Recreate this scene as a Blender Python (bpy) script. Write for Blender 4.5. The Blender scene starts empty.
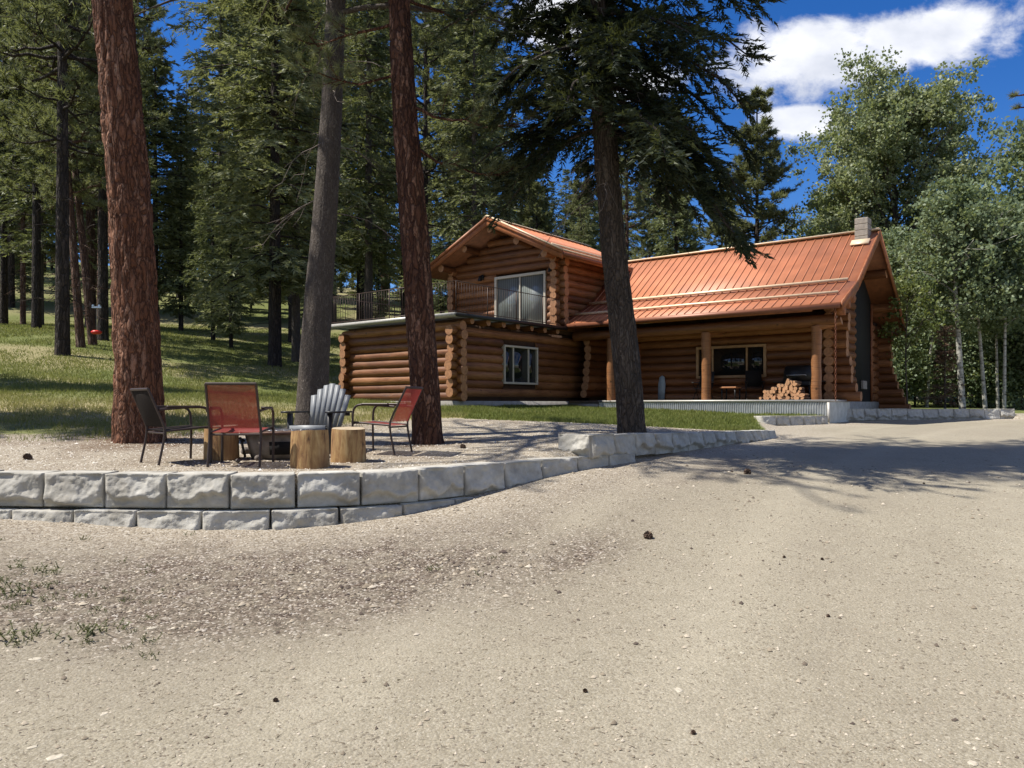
import bpy, math, random
import numpy as np
from mathutils import Vector, Matrix

# ------------------------------------------------------------------ camera, sky, sun, exposure
SC = bpy.context.scene
COL = SC.collection
EYE, F, HZ = 1.6, 780.0, 404.0
cam_d = bpy.data.cameras.new('camera')
cam = bpy.data.objects.new('camera', cam_d)
COL.objects.link(cam)
cam.location = (0, 0, EYE)
cam.rotation_euler = (math.radians(90), 0, 0)
cam_d.sensor_width = 36.0
cam_d.lens = 36.0 * F / 1024
cam_d.shift_y = (HZ - 384) / 1024
cam_d.clip_start = 0.05
cam_d.clip_end = 3000
SC.camera = cam

SUN_EL = math.radians(58)
SUN_AZ = math.atan2(-0.99, -0.08)          # clockwise from +Y
S = Vector((math.sin(SUN_AZ) * math.cos(SUN_EL), math.cos(SUN_AZ) * math.cos(SUN_EL), math.sin(SUN_EL)))
sun_d = bpy.data.lights.new('sun', 'SUN')
sun_d.energy = 5.0
sun_d.angle = math.radians(0.55)
sun_d.color = (1.0, 0.95, 0.86)
sun = bpy.data.objects.new('sun', sun_d)
COL.objects.link(sun)
sun.rotation_euler = (-S).to_track_quat('-Z', 'Y').to_euler()
sun.location = (-40, 10, 60)

world = bpy.data.worlds.new('World')
SC.world = world
world.use_nodes = True
wn, wl = world.node_tree.nodes, world.node_tree.links
wn.clear()
def WN(t, **kw):
    n = wn.new(t)
    for k, v in kw.items():
        setattr(n, k, v)
    return n
def WM(op, a, b=None, c=None, clamp=False):
    n = wn.new('ShaderNodeMath'); n.operation = op; n.use_clamp = clamp
    for i, v in enumerate((a, b, c)):
        if v is None: continue
        if isinstance(v, (int, float)): n.inputs[i].default_value = v
        else: wl.new(v, n.inputs[i])
    return n.outputs[0]
sky = WN('ShaderNodeTexSky', sky_type='NISHITA', sun_disc=False)
sky.sun_elevation = SUN_EL
sky.sun_rotation = SUN_AZ
sky.altitude = 1800
sky.air_density = 1.0
sky.dust_density = 0.3
sky.ozone_density = 3.0
hsv = WN('ShaderNodeHueSaturation')
hsv.inputs['Saturation'].default_value = 1.34
hsv.inputs['Hue'].default_value = 0.512
hsv.inputs['Value'].default_value = 1.25
wl.new(sky.outputs[0], hsv.inputs['Color'])
# cloud layer, placed by direction in the sky
tc = WN('ShaderNodeTexCoord')
sep = WN('ShaderNodeSeparateXYZ')
wl.new(tc.outputs['Generated'], sep.inputs[0])
dy = WM('MAXIMUM', sep.outputs[1], 0.05)
U = WM('DIVIDE', sep.outputs[0], dy)
V = WM('DIVIDE', sep.outputs[2], dy)
comb = WN('ShaderNodeCombineXYZ')
wl.new(U, comb.inputs[0]); wl.new(WM('MULTIPLY', V, 1.5), comb.inputs[1])
nz = WN('ShaderNodeTexNoise')
nz.inputs['Scale'].default_value = 8.5; nz.inputs['Detail'].default_value = 9; nz.inputs['Roughness'].default_value = 0.62
nz.inputs['Distortion'].default_value = 0.25
wl.new(comb.outputs[0], nz.inputs['Vector'])
def blob(px, py, rx, ry, tilt=0.0):
    cu, cv = (px - 512) / F, (HZ - py) / F
    du = WM('SUBTRACT', U, cu)
    dv = WM('SUBTRACT', WM('SUBTRACT', V, cv), WM('MULTIPLY', du, tilt))
    a = WM('POWER', WM('ABSOLUTE', WM('DIVIDE', du, rx / F)), 2.0)
    b = WM('POWER', WM('ABSOLUTE', WM('DIVIDE', dv, ry / F)), 2.0)
    return WM('SUBTRACT', 1.0, WM('SQRT', WM('ADD', a, b)))
bl = None
for args in ((815, 58, 105, 46, 0.12), (925, 32, 112, 36, 0.1), (800, 121, 50, 19, 0.05), (560, 15, 60, 45, 0.2),
             (640, 85, 50, 22, 0.1), (420, -60, 140, 50, 0.0), (60, 40, 60, 26, 0.0)):
    o = blob(*args)
    bl = o if bl is None else WM('MAXIMUM', bl, o)
dens = WM('ADD', WM('MULTIPLY', bl, 1.5), WM('MULTIPLY', WM('SUBTRACT', nz.outputs[0], 0.5), 3.0))
mr = WN('ShaderNodeMapRange'); mr.interpolation_type = 'SMOOTHSTEP'
mr.inputs[1].default_value = -0.05; mr.inputs[2].default_value = 0.75
wl.new(dens, mr.inputs[0])
nz2 = WN('ShaderNodeTexNoise'); nz2.inputs['Scale'].default_value = 11; nz2.inputs['Detail'].default_value = 6
wl.new(comb.outputs[0], nz2.inputs['Vector'])
mr2 = WN('ShaderNodeMapRange'); mr2.inputs[1].default_value = 0.3; mr2.inputs[2].default_value = 0.75
wl.new(nz2.outputs[0], mr2.inputs[0])
cmix = WN('ShaderNodeMix', data_type='RGBA')
cmix.inputs[6].default_value = (6.0, 6.3, 7.1, 1); cmix.inputs[7].default_value = (10.5, 10.5, 10.7, 1)
wl.new(mr2.outputs[0], cmix.inputs[0])
# broken cloud added out of view, above and behind the camera, as neutral fill
nz3 = WN('ShaderNodeTexNoise'); nz3.inputs['Scale'].default_value = 2.6; nz3.inputs['Detail'].default_value = 8; nz3.inputs['Roughness'].default_value = 0.6
wl.new(tc.outputs['Generated'], nz3.inputs['Vector'])
mr3 = WN('ShaderNodeMapRange'); mr3.interpolation_type = 'SMOOTHSTEP'; mr3.inputs[1].default_value = 0.40; mr3.inputs[2].default_value = 0.56
wl.new(nz3.outputs[0], mr3.inputs[0])
beh = WN('ShaderNodeMapRange'); beh.inputs[1].default_value = 0.45; beh.inputs[2].default_value = 0.15
wl.new(sep.outputs[1], beh.inputs[0])
call = WM('MAXIMUM', mr.outputs[0], WM('MULTIPLY', WM('MULTIPLY', mr3.outputs[0], beh.outputs[0]), 0.40))
smix = WN('ShaderNodeMix', data_type='RGBA')
wl.new(WM('MULTIPLY', call, 0.93), smix.inputs[0])
wl.new(hsv.outputs[0], smix.inputs[6]); wl.new(cmix.outputs[2], smix.inputs[7])
bg = WN('ShaderNodeBackground'); bg.inputs['Strength'].default_value = 0.08
wo = WN('ShaderNodeOutputWorld')
wl.new(smix.outputs[2], bg.inputs['Color']); wl.new(bg.outputs[0], wo.inputs['Surface'])

SC.view_settings.view_transform = 'Standard'
SC.view_settings.look = 'None'
SC.view_settings.exposure = 0.6
SC.view_settings.gamma = 1.0
SC.render.engine = 'CYCLES'
SC.cycles.max_bounces = 5
SC.cycles.diffuse_bounces = 3
SC.cycles.glossy_bounces = 2
SC.cycles.transmission_bounces = 3
SC.cycles.transparent_max_bounces = 4
SC.cycles.caustics_reflective = False
SC.cycles.caustics_refractive = False
SC.cycles.use_denoising = True

# ------------------------------------------------------------------ small helpers
R3 = np.random.default_rng(7)
def rng(seed): return np.random.default_rng(seed)
def hash3(i, j, k):
    h = (i * 374761393 + j * 668265263 + k * 2147483647 // 3) & 0xFFFFFFFF
    h = ((h ^ (h >> 13)) * 1274126177) & 0xFFFFFFFF
    h = (h ^ (h >> 16)) & 0xFFFF
    return h / 65535.0
def vnoise(x, y, z=0.0):
    x, y, z = np.broadcast_arrays(np.asarray(x, float), np.asarray(y, float), np.asarray(z, float))
    xi, yi, zi = np.floor(x).astype(np.int64), np.floor(y).astype(np.int64), np.floor(z).astype(np.int64)
    fx, fy, fz = x - xi, y - yi, z - zi
    fx, fy, fz = (t * t * (3 - 2 * t) for t in (fx, fy, fz))
    r = 0
    for a in (0, 1):
        for b in (0, 1):
            for c in (0, 1):
                w = (fx if a else 1 - fx) * (fy if b else 1 - fy) * (fz if c else 1 - fz)
                r = r + w * hash3(xi + a, yi + b, zi + c)
    return r
def fbm(x, y, z=0.0, o=4):
    r, a, t = 0, 0.5, 0
    for i in range(o):
        r = r + a * vnoise(x * 2 ** i + 17 * i, y * 2 ** i + 5 * i, z * 2 ** i); t += a; a *= 0.5
    return r / t
def sstep(a, b, x):
    t = np.clip((x - a) / (b - a), 0, 1)
    return t * t * (3 - 2 * t)
def at(px, py, Y): return ((px - 512) / F * Y, Y, EYE - (py - HZ) / F * Y)
def nrm(v):
    v = np.asarray(v, float)
    return v / np.maximum(np.linalg.norm(v, axis=-1, keepdims=True), 1e-9)

class Acc:
    """collects geometry that becomes ONE mesh"""
    def __init__(s): s.V, s.Fs, s.n = [], [], 0
    def add(s, V, Fc, mat=0, tint=None):
        V = np.asarray(V, float).reshape(-1, 3); Fc = np.asarray(Fc, np.int64)
        if Fc.ndim == 1: Fc = Fc[None]
        if len(V) == 0: return s
        if tint is None: tint = 0.5
        s.V.append(V); s.Fs.append((Fc + s.n, np.broadcast_to(np.asarray(mat), (len(Fc),)), np.broadcast_to(np.asarray(tint, float), (len(Fc),))))
        s.n += len(V)
        return s
    def box(s, lo, hi, mat=0, M=None, tint=0.5, bev=0.0):
        x0, y0, z0 = lo; x1, y1, z1 = hi
        if bev > 0:
            pts, fcs = bevel_box(lo, hi, bev)
            V = np.array(pts)
            if M is not None: V = xf(M, V)
            for f in fcs:
                s.add(V[list(f)], np.arange(len(f)), mat, tint)
            return s
        V = np.array([(x0,y0,z0),(x1,y0,z0),(x1,y1,z0),(x0,y1,z0),(x0,y0,z1),(x1,y0,z1),(x1,y1,z1),(x0,y1,z1)], float)
        if M is not None: V = xf(M, V)
        return s.add(V, [(0,3,2,1),(4,5,6,7),(0,1,5,4),(1,2,6,5),(2,3,7,6),(3,0,4,7)], mat, tint)
    def tube(s, P, r, n=8, mat=0, capmat=None, cap=True, tint=0.5):
        P = np.asarray(P, float); m = len(P)
        r = np.broadcast_to(np.asarray(r, float), (m,))
        T = nrm(np.gradient(P, axis=0))
        ref = np.array([0, 0, 1.0]) if abs(T[0][2]) < 0.9 else np.array([1.0, 0, 0])
        A = nrm(np.cross(T, ref)); B = np.cross(T, A)
        th = np.arange(n) / n * 2 * math.pi
        V = P[:, None] + r[:, None, None] * (np.cos(th)[None, :, None] * A[:, None] + np.sin(th)[None, :, None] * B[:, None])
        i = np.arange(m - 1)[:, None] * n; j = np.arange(n)[None]; j2 = (j + 1) % n
        q = np.stack([i + j, i + j2, i + n + j2, i + n + j], -1).reshape(-1, 4)
        s.add(V.reshape(-1, 3), q, mat, tint)
        if cap:
            cm = mat if capmat is None else capmat
            s.add(V[0], np.arange(n)[None], cm, tint); s.add(V[-1], np.arange(n)[::-1][None], cm, tint)
        return s
    def bar(s, p0, p1, w, h, mat=0, tint=0.5, up=(0, 0, 1)):
        p0 = np.asarray(p0, float); p1 = np.asarray(p1, float)
        d = nrm(p1 - p0); sx = np.cross(d, up)
        if np.linalg.norm(sx) < 1e-3: sx = np.cross(d, (1, 0, 0))
        sx = nrm(sx); u = np.cross(sx, d)
        V = [p + sx * a * w / 2 + u * b * h / 2 for p in (p0, p1) for a, b in ((-1, -1), (1, -1), (1, 1), (-1, 1))]
        return s.add(V, [(0,3,2,1),(4,5,6,7),(0,1,5,4),(1,2,6,5),(2,3,7,6),(3,0,4,7)], mat, tint)
    def prism(s, poly, off, mat=0, tint=0.5):
        P = np.asarray(poly, float); Q = P + np.asarray(off, float); n = len(P)
        V = np.concatenate([P, Q])
        s.add(V, np.arange(n)[::-1][None], mat, tint)
        k = s.n - len(V)
        s.Fs.append((np.arange(n, 2 * n)[None] + k, np.array([mat]), np.array([tint])))
        q = np.array([(i, (i + 1) % n, n + (i + 1) % n, n + i) for i in range(n)])
        s.Fs.append((q + k, np.full(n, mat), np.full(n, float(tint))))
        return s
def xf(M, V):
    M = np.array(M); return V @ M[:3, :3].T + M[:3, 3]
def bevel_box(lo, hi, b):
    lo = np.array(lo, float); hi = np.array(hi, float)
    pts, idx = [], {}
    for sx in (0, 1):
        for sy in (0, 1):
            for sz in (0, 1):
                c = np.array([hi[0] if sx else lo[0], hi[1] if sy else lo[1], hi[2] if sz else lo[2]])
                inn = np.array([-b if sx else b, -b if sy else b, -b if sz else b])
                for ax in range(3):
                    p = c + inn; p[ax] = c[ax]
                    idx[(sx, sy, sz, ax)] = len(pts); pts.append(p)
    f = []
    for ax in range(3):
        o = [a for a in range(3) if a != ax]
        for s_ in (0, 1):
            q = []
            for a, b_ in ((0, 0), (1, 0), (1, 1), (0, 1)):
                k = [0, 0, 0]; k[ax] = s_; k[o[0]] = a; k[o[1]] = b_
                q.append(idx[(k[0], k[1], k[2], ax)])
            f.append(q)
            a1, a2 = o
    for ax in range(3):
        o = [a for a in range(3) if a != ax]
        for a in (0, 1):
            for b_ in (0, 1):
                k0 = [0, 0, 0]; k0[o[0]] = a; k0[o[1]] = b_
                k1 = list(k0); k1[ax] = 1
                f.append([idx[(*k0, o[0])], idx[(*k1, o[0])], idx[(*k1, o[1])], idx[(*k0, o[1])]])
    for sx in (0, 1):
        for sy in (0, 1):
            for sz in (0, 1):
                f.append([idx[(sx, sy, sz, 0)], idx[(sx, sy, sz, 1)], idx[(sx, sy, sz, 2)]])
    return pts, f

def mesh_of(name, acc, mats, smooth=False, attrs=None):
    me = bpy.data.meshes.new(name)
    V = np.concatenate(acc.V) if acc.V else np.zeros((0, 3))
    me.vertices.add(len(V)); me.vertices.foreach_set('co', V.astype(np.float32).ravel())
    tot = [np.full(len(f), f.shape[1]) for f, _, _ in acc.Fs]
    tot = np.concatenate(tot).astype(np.int32)
    loops = np.concatenate([f.ravel() for f, _, _ in acc.Fs]).astype(np.int32)
    me.loops.add(len(loops)); me.loops.foreach_set('vertex_index', loops)
    me.polygons.add(len(tot))
    start = np.concatenate([[0], np.cumsum(tot)[:-1]]).astype(np.int32)
    me.polygons.foreach_set('loop_start', start)
    me.polygons.foreach_set('loop_total', tot)
    me.polygons.foreach_set('material_index', np.concatenate([m for _, m, _ in acc.Fs]).astype(np.int32))
    if smooth: me.polygons.foreach_set('use_smooth', np.ones(len(tot), bool))
    a = me.attributes.new('tint', 'FLOAT', 'FACE')
    a.data.foreach_set('value', np.concatenate([t for _, _, t in acc.Fs]).astype(np.float32))
    if attrs:
        for k, v in attrs.items():
            a = me.attributes.new(k, 'FLOAT', 'POINT'); a.data.foreach_set('value', np.asarray(v, np.float32))
    for m in (mats if isinstance(mats, (list, tuple)) else [mats]): me.materials.append(m)
    me.update(calc_edges=True)
    me.validate()
    return me
def build(name, acc, mats, parent=None, smooth=False, attrs=None, loc=None):
    me = mesh_of(name, acc, mats, smooth, attrs)
    o = bpy.data.objects.new(name, me); COL.objects.link(o)
    if parent is not None: o.parent = parent
    if loc is not None: o.location = loc
    return o
def tag(o, label=None, cat=None, group=None, kind=None):
    for k, v in (('label', label), ('category', cat), ('group', group), ('kind', kind)):
        if v: o[k] = v
    return o
def thing(name, label, cat, loc=(0, 0, 0), rz=0.0, group=None):
    o = bpy.data.objects.new(name, None); COL.objects.link(o)
    o.empty_display_size = 0.2
    o.location = loc; o.rotation_euler = (0, 0, rz)
    return tag(o, label, cat, group)
def copy_tree(o, parent=None):
    c = o.copy(); COL.objects.link(c)
    if parent is not None: c.parent = parent
    for ch in list(o.children): copy_tree(ch, c)
    return c

# ------------------------------------------------------------------ materials
def mat(name):
    m = bpy.data.materials.new(name); m.use_nodes = True
    nt = m.node_tree; nt.nodes.clear()
    out = nt.nodes.new('ShaderNodeOutputMaterial')
    b = nt.nodes.new('ShaderNodeBsdfPrincipled')
    nt.links.new(b.outputs[0], out.inputs[0])
    return m, nt, b, out
def N(nt, t, **kw):
    n = nt.nodes.new(t)
    for k, v in kw.items():
        if k in n.inputs.keys(): n.inputs[k].default_value = v
        else: setattr(n, k, v)
    return n
def noise(nt, scale, detail=4, rough=0.55, vec=None, mapscale=None, coord='Object', dist=0.0):
    n = N(nt, 'ShaderNodeTexNoise'); n.inputs['Scale'].default_value = scale; n.inputs['Detail'].default_value = detail
    n.inputs['Roughness'].default_value = rough; n.inputs['Distortion'].default_value = dist
    if vec is None:
        t = N(nt, 'ShaderNodeTexCoord'); vec = t.outputs[coord]
    if mapscale is not None:
        mp = N(nt, 'ShaderNodeMapping'); mp.inputs['Scale'].default_value = mapscale
        nt.links.new(vec, mp.inputs[0]); vec = mp.outputs[0]
    nt.links.new(vec, n.inputs['Vector'])
    return n
def ramp(nt, src, stops, interp='LINEAR'):
    r = N(nt, 'ShaderNodeValToRGB'); cr = r.color_ramp; cr.interpolation = interp
    while len(cr.elements) < len(stops): cr.elements.new(0.5)
    for e, (p, c) in zip(cr.elements, stops):
        e.position = p; e.color = (*c, 1) if len(c) == 3 else c
    nt.links.new(src, r.inputs[0])
    return r.outputs[0]
def mixc(nt, fac, a, b, blend='MIX'):
    m = N(nt, 'ShaderNodeMix', data_type='RGBA', blend_type=blend)
    for i, v in ((0, fac), (6, a), (7, b)):
        if isinstance(v, (int, float)): m.inputs[i].default_value = v
        elif isinstance(v, tuple): m.inputs[i].default_value = (*v, 1) if len(v) == 3 else v
        else: nt.links.new(v, m.inputs[i])
    return m.outputs[2]
def mth(nt, op, a, b=None, clamp=False):
    n = N(nt, 'ShaderNodeMath', operation=op); n.use_clamp = clamp
    for i, v in enumerate((a, b)):
        if v is None: continue
        if isinstance(v, (int, float)): n.inputs[i].default_value = v
        else: nt.links.new(v, n.inputs[i])
    return n.outputs[0]
def bump(nt, b, h, strength=0.5, dist=0.02):
    n = N(nt, 'ShaderNodeBump'); n.inputs['Strength'].default_value = strength; n.inputs['Distance'].default_value = dist
    nt.links.new(h, n.inputs['Height']); nt.links.new(n.outputs[0], b.inputs['Normal'])
def attr(nt, name):
    a = N(nt, 'ShaderNodeAttribute'); a.attribute_name = name
    return a.outputs['Fac']
def plain(name, col, rough=0.6, metal=0.0, var=0.25, scale=8, spec=0.4, bmp=0.15):
    m, nt, b, _ = mat(name)
    n = noise(nt, scale, 5)
    c = tuple(max(0, x * (1 - var)) for x in col); d = tuple(min(1, x * (1 + var)) for x in col)
    nt.links.new(ramp(nt, n.outputs[0], [(0.3, c), (0.7, d)]), b.inputs['Base Color'])
    b.inputs['Roughness'].default_value = rough; b.inputs['Metallic'].default_value = metal
    b.inputs['Specular IOR Level'].default_value = spec
    if bmp: bump(nt, b, n.outputs[0], bmp, 0.01)
    return m
def foliage_mat(name, dark, mid, light, trans=0.3, rough=0.55, spec=0.25):
    m, nt, b, out = mat(name)
    oi = N(nt, 'ShaderNodeObjectInfo')
    t = mth(nt, 'ADD', attr(nt, 'tint'), mth(nt, 'MULTIPLY', mth(nt, 'SUBTRACT', oi.outputs['Random'], 0.5), 0.3), True)
    c = ramp(nt, t, [(0.0, dark), (0.5, mid), (1.0, light)])
    nt.links.new(c, b.inputs['Base Color'])
    b.inputs['Roughness'].default_value = rough; b.inputs['Specular IOR Level'].default_value = spec
    tr = N(nt, 'ShaderNodeBsdfTranslucent')
    nt.links.new(mixc(nt, 0.55, c, (0.24, 0.26, 0.05), 'MIX'), tr.inputs[0])
    ms = N(nt, 'ShaderNodeMixShader'); ms.inputs[0].default_value = trans
    nt.links.new(b.outputs[0], ms.inputs[1]); nt.links.new(tr.outputs[0], ms.inputs[2]); nt.links.new(ms.outputs[0], out.inputs[0])
    return m
def bark_mat(name, fissure, plate, plate2, flake, sc=1.0, flakes=0.4, bs=0.9):
    m, nt, b, _ = mat(name)
    t = N(nt, 'ShaderNodeTexCoord')
    w = noise(nt, 2.2 * sc, 4, 0.6, vec=t.outputs['Object'], mapscale=(1, 1, 0.4))
    add = N(nt, 'ShaderNodeVectorMath', operation='MULTIPLY_ADD')
    nt.links.new(w.outputs['Color'], add.inputs[0]); add.inputs[1].default_value = (0.34, 0.34, 1.1); nt.links.new(t.outputs['Object'], add.inputs[2])
    mp = N(nt, 'ShaderNodeMapping'); mp.inputs['Scale'].default_value = (1, 1, 0.2); nt.links.new(add.outputs[0], mp.inputs[0])
    v = N(nt, 'ShaderNodeTexVoronoi', feature='DISTANCE_TO_EDGE'); v.inputs['Scale'].default_value = 11.0 * sc
    nt.links.new(mp.outputs[0], v.inputs['Vector'])
    vc = N(nt, 'ShaderNodeTexVoronoi'); vc.inputs['Scale'].default_value = 11.0 * sc
    nt.links.new(mp.outputs[0], vc.inputs['Vector'])
    sepc = N(nt, 'ShaderNodeSeparateColor'); nt.links.new(vc.outputs['Color'], sepc.inputs[0])
    n2 = noise(nt, 26 * sc, 6, 0.7, vec=t.outputs['Object'], mapscale=(1, 1, 0.4))
    pl = mixc(nt, sepc.outputs[0], plate, plate2)
    pl = mixc(nt, mth(nt, 'MULTIPLY', ramp(nt, n2.outputs[0], [(0.3, (0, 0, 0)), (0.7, (1, 1, 1))]), 0.5), pl, fissure)
    fl = ramp(nt, mth(nt, 'MULTIPLY', n2.outputs[0], mth(nt, 'ADD', sepc.outputs[1], 0.35)), [(0.52, (0, 0, 0)), (0.66, (flakes, flakes, flakes))])
    pl = mixc(nt, fl, pl, flake)
    edge = ramp(nt, v.outputs['Distance'], [(0.0, (0, 0, 0)), (0.14, (1, 1, 1))])
    c = mixc(nt, mth(nt, 'ADD', mth(nt, 'MULTIPLY', edge, 0.75), 0.25), fissure, pl)
    nt.links.new(c, b.inputs['Base Color'])
    b.inputs['Roughness'].default_value = 0.85; b.inputs['Specular IOR Level'].default_value = 0.2
    h = mth(nt, 'ADD', mth(nt, 'MULTIPLY', ramp(nt, v.outputs['Distance'], [(0, (0, 0, 0)), (0.3, (1, 1, 1))]), 1.0), mth(nt, 'MULTIPLY', n2.outputs[0], 0.5))
    bump(nt, b, h, bs, 0.05 / sc)
    return m
M = {}
M['bark_red'] = bark_mat('bark_red', (0.022, 0.010, 0.008), (0.19, 0.082, 0.045), (0.26, 0.118, 0.068), (0.40, 0.23, 0.155), 1.4, 0.6)
M['bark_red_far'] = bark_mat('bark_red_far', (0.03, 0.018, 0.014), (0.13, 0.07, 0.05), (0.18, 0.10, 0.07), (0.36, 0.26, 0.2), 0.8, 0.6)
M['bark_dark_red'] = bark_mat('bark_dark_red', (0.014, 0.007, 0.006), (0.115, 0.050, 0.030), (0.16, 0.074, 0.044), (0.36, 0.20, 0.13), 1.3, 0.7)
M['bark_fir'] = bark_mat('bark_fir', (0.022, 0.018, 0.015), (0.085, 0.066, 0.052), (0.12, 0.092, 0.072), (0.2, 0.17, 0.14), 1.5, 0.4)
M['bark_grey'] = bark_mat('bark_grey', (0.05, 0.04, 0.034), (0.10, 0.083, 0.07), (0.13, 0.108, 0.09), (0.2, 0.175, 0.15), 2.6, 0.5, 0.5)
M['bark_black'] = bark_mat('bark_black', (0.012, 0.010, 0.009), (0.045, 0.036, 0.031), (0.07, 0.055, 0.045), (0.13, 0.1, 0.085), 0.9, 0.5)
M['dead_wood'] = plain('dead_wood', (0.16, 0.13, 0.11), 0.9, var=0.3)
m, nt, b, _ = mat('aspen_bark')
n = noise(nt, 3.5, 5, 0.6, mapscale=(1, 1, 3))
nt.links.new(ramp(nt, n.outputs[0], [(0.38, (0.05, 0.045, 0.04)), (0.46, (0.32, 0.31, 0.27)), (0.7, (0.48, 0.47, 0.42))]), b.inputs['Base Color'])
b.inputs['Roughness'].default_value = 0.75; M['bark_aspen'] = m
M['needle_pine'] = foliage_mat('needle_pine', (0.07, 0.084, 0.04), (0.18, 0.198, 0.098), (0.33, 0.34, 0.20), 0.38)
M['needle_fir'] = foliage_mat('needle_fir', (0.054, 0.066, 0.033), (0.15, 0.172, 0.082), (0.31, 0.32, 0.175), 0.38)
M['needle_fir_light'] = foliage_mat('needle_fir_light', (0.06, 0.082, 0.042), (0.155, 0.185, 0.092), (0.28, 0.30, 0.17), 0.36)
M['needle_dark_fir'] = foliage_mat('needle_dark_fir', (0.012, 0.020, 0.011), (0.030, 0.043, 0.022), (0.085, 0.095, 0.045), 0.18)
M['needle_dead'] = foliage_mat('needle_dead', (0.06, 0.035, 0.022), (0.12, 0.075, 0.05), (0.19, 0.12, 0.08), 0.1)
M['leaf_cotton'] = foliage_mat('leaf_cotton', (0.085, 0.12, 0.05), (0.225, 0.275, 0.13), (0.42, 0.45, 0.28), 0.45, 0.45, 0.3)
M['leaf_aspen'] = foliage_mat('leaf_aspen', (0.075, 0.115, 0.06), (0.19, 0.25, 0.14), (0.34, 0.40, 0.25), 0.45, 0.5, 0.25)
M['leaf_young'] = foliage_mat('leaf_young', (0.06, 0.085, 0.02), (0.14, 0.17, 0.05), (0.24, 0.27, 0.1), 0.35, 0.45)
M['grass'] = foliage_mat('grass_blade', (0.065, 0.095, 0.02), (0.165, 0.195, 0.05), (0.34, 0.31, 0.13), 0.38, 0.6, 0.2)
M['weed'] = foliage_mat('weed', (0.10, 0.11, 0.055), (0.17, 0.18, 0.09), (0.27, 0.26, 0.15), 0.3)

def log_mat(name, dark, mid, light):
    m, nt, b, _ = mat(name)
    t = N(nt, 'ShaderNodeTexCoord')
    g = noise(nt, 5, 6, 0.65, vec=t.outputs['Object'], mapscale=(0.5, 0.5, 6))
    bl = noise(nt, 1.3, 3, 0.5, vec=t.outputs['Object'])
    tt = mth(nt, 'ADD', mth(nt, 'MULTIPLY', g.outputs[0], 0.55), mth(nt, 'MULTIPLY', bl.outputs[0], 0.3))
    tt = mth(nt, 'ADD', tt, mth(nt, 'MULTIPLY', mth(nt, 'SUBTRACT', attr(nt, 'tint'), 0.35), 0.45), True)
    nt.links.new(ramp(nt, tt, [(0.2, dark), (0.5, mid), (0.8, light)]), b.inputs['Base Color'])
    b.inputs['Roughness'].default_value = 0.5; b.inputs['Specular IOR Level'].default_value = 0.35
    ck = noise(nt, 3.2, 4, 0.6, vec=t.outputs['Object'], mapscale=(0.35, 0.35, 12))
    kn = N(nt, 'ShaderNodeTexVoronoi'); kn.inputs['Scale'].default_value = 2.6; nt.links.new(t.outputs['Object'], kn.inputs['Vector'])
    dk = mth(nt, 'MAXIMUM', ramp(nt, ck.outputs[0], [(0.60, (0, 0, 0)), (0.66, (0.75, 0.75, 0.75))]), ramp(nt, kn.outputs['Distance'], [(0.06, (0.8, 0.8, 0.8)), (0.12, (0, 0, 0))]))
    src = b.inputs['Base Color'].links[0].from_socket
    nt.links.new(mixc(nt, dk, src, (0.045, 0.018, 0.008)), b.inputs['Base Color'])
    bump(nt, b, mth(nt, 'SUBTRACT', g.outputs[0], dk), 0.4, 0.015)
    return m
M['log'] = log_mat('stained_log', (0.062, 0.021, 0.008), (0.175, 0.068, 0.024), (0.38, 0.175, 0.072))
M['log_end'] = plain('log_end', (0.33, 0.16, 0.075), 0.7, var=0.3, scale=14)
M['chink'] = plain('chinking', (0.06, 0.028, 0.014), 0.9)
M['beam'] = plain('stained_board', (0.27, 0.095, 0.036), 0.55, var=0.3, scale=6)
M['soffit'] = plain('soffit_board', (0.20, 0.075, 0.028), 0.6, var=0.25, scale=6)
M['roof'] = plain('roof_metal', (0.46, 0.170, 0.080), 0.55, 0.0, var=0.16, scale=1.4, spec=0.5, bmp=0.05)
M['roof_pale'] = plain('rail_metal_and_sheen', (0.74, 0.57, 0.38), 0.45, 0.1, var=0.1, scale=5)  # pale rails and caps; also colours the painted sheen strips on the gable
M['gutter'] = plain('gutter_metal', (0.20, 0.075, 0.04), 0.45, 0.2, var=0.1)
M['concrete'] = plain('concrete', (0.32, 0.30, 0.27), 0.9, var=0.2, scale=6)
M['chimney'] = plain('chimney_block', (0.30, 0.265, 0.225), 0.9, var=0.2, scale=9)
M['white_frame'] = plain('cream_vinyl', (0.47, 0.42, 0.34), 0.45, var=0.06)
M['tan_frame'] = plain('tan_wood_trim', (0.36, 0.21, 0.10), 0.55, var=0.2)
M['deck_metal'] = plain('deck_edge_metal', (0.42, 0.40, 0.37), 0.5, 0.2, var=0.12)
M['black_metal'] = plain('black_metal', (0.018, 0.017, 0.016), 0.45, 0.2, var=0.2)
M['rail_iron'] = plain('rail_iron', (0.07, 0.045, 0.035), 0.5, 0.3, var=0.2)
M['green_panel'] = plain('dark_green_panel', (0.010, 0.011, 0.008), 0.85, var=0.1)
M['deck_board'] = plain('deck_board', (0.20, 0.15, 0.11), 0.7, var=0.25, scale=10)
M['corrugated'] = plain('galvanised_steel', (0.40, 0.41, 0.42), 0.42, 0.45, var=0.18, scale=5)
M['brown_frame'] = plain('brown_powdercoat', (0.05, 0.034, 0.03), 0.45, 0.2, var=0.15)
M['dark_sling'] = plain('dark_sling', (0.022, 0.018, 0.016), 0.9, var=0.2, scale=60, spec=0.08)
M['grey_slat'] = plain('grey_resin', (0.20, 0.21, 0.22), 0.5, var=0.12, scale=12)
M['pale_slat'] = plain('pale_resin', (0.34, 0.35, 0.36), 0.5, var=0.10, scale=12)
M['black_resin'] = plain('black_resin', (0.022, 0.022, 0.024), 0.5, var=0.2)
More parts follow.
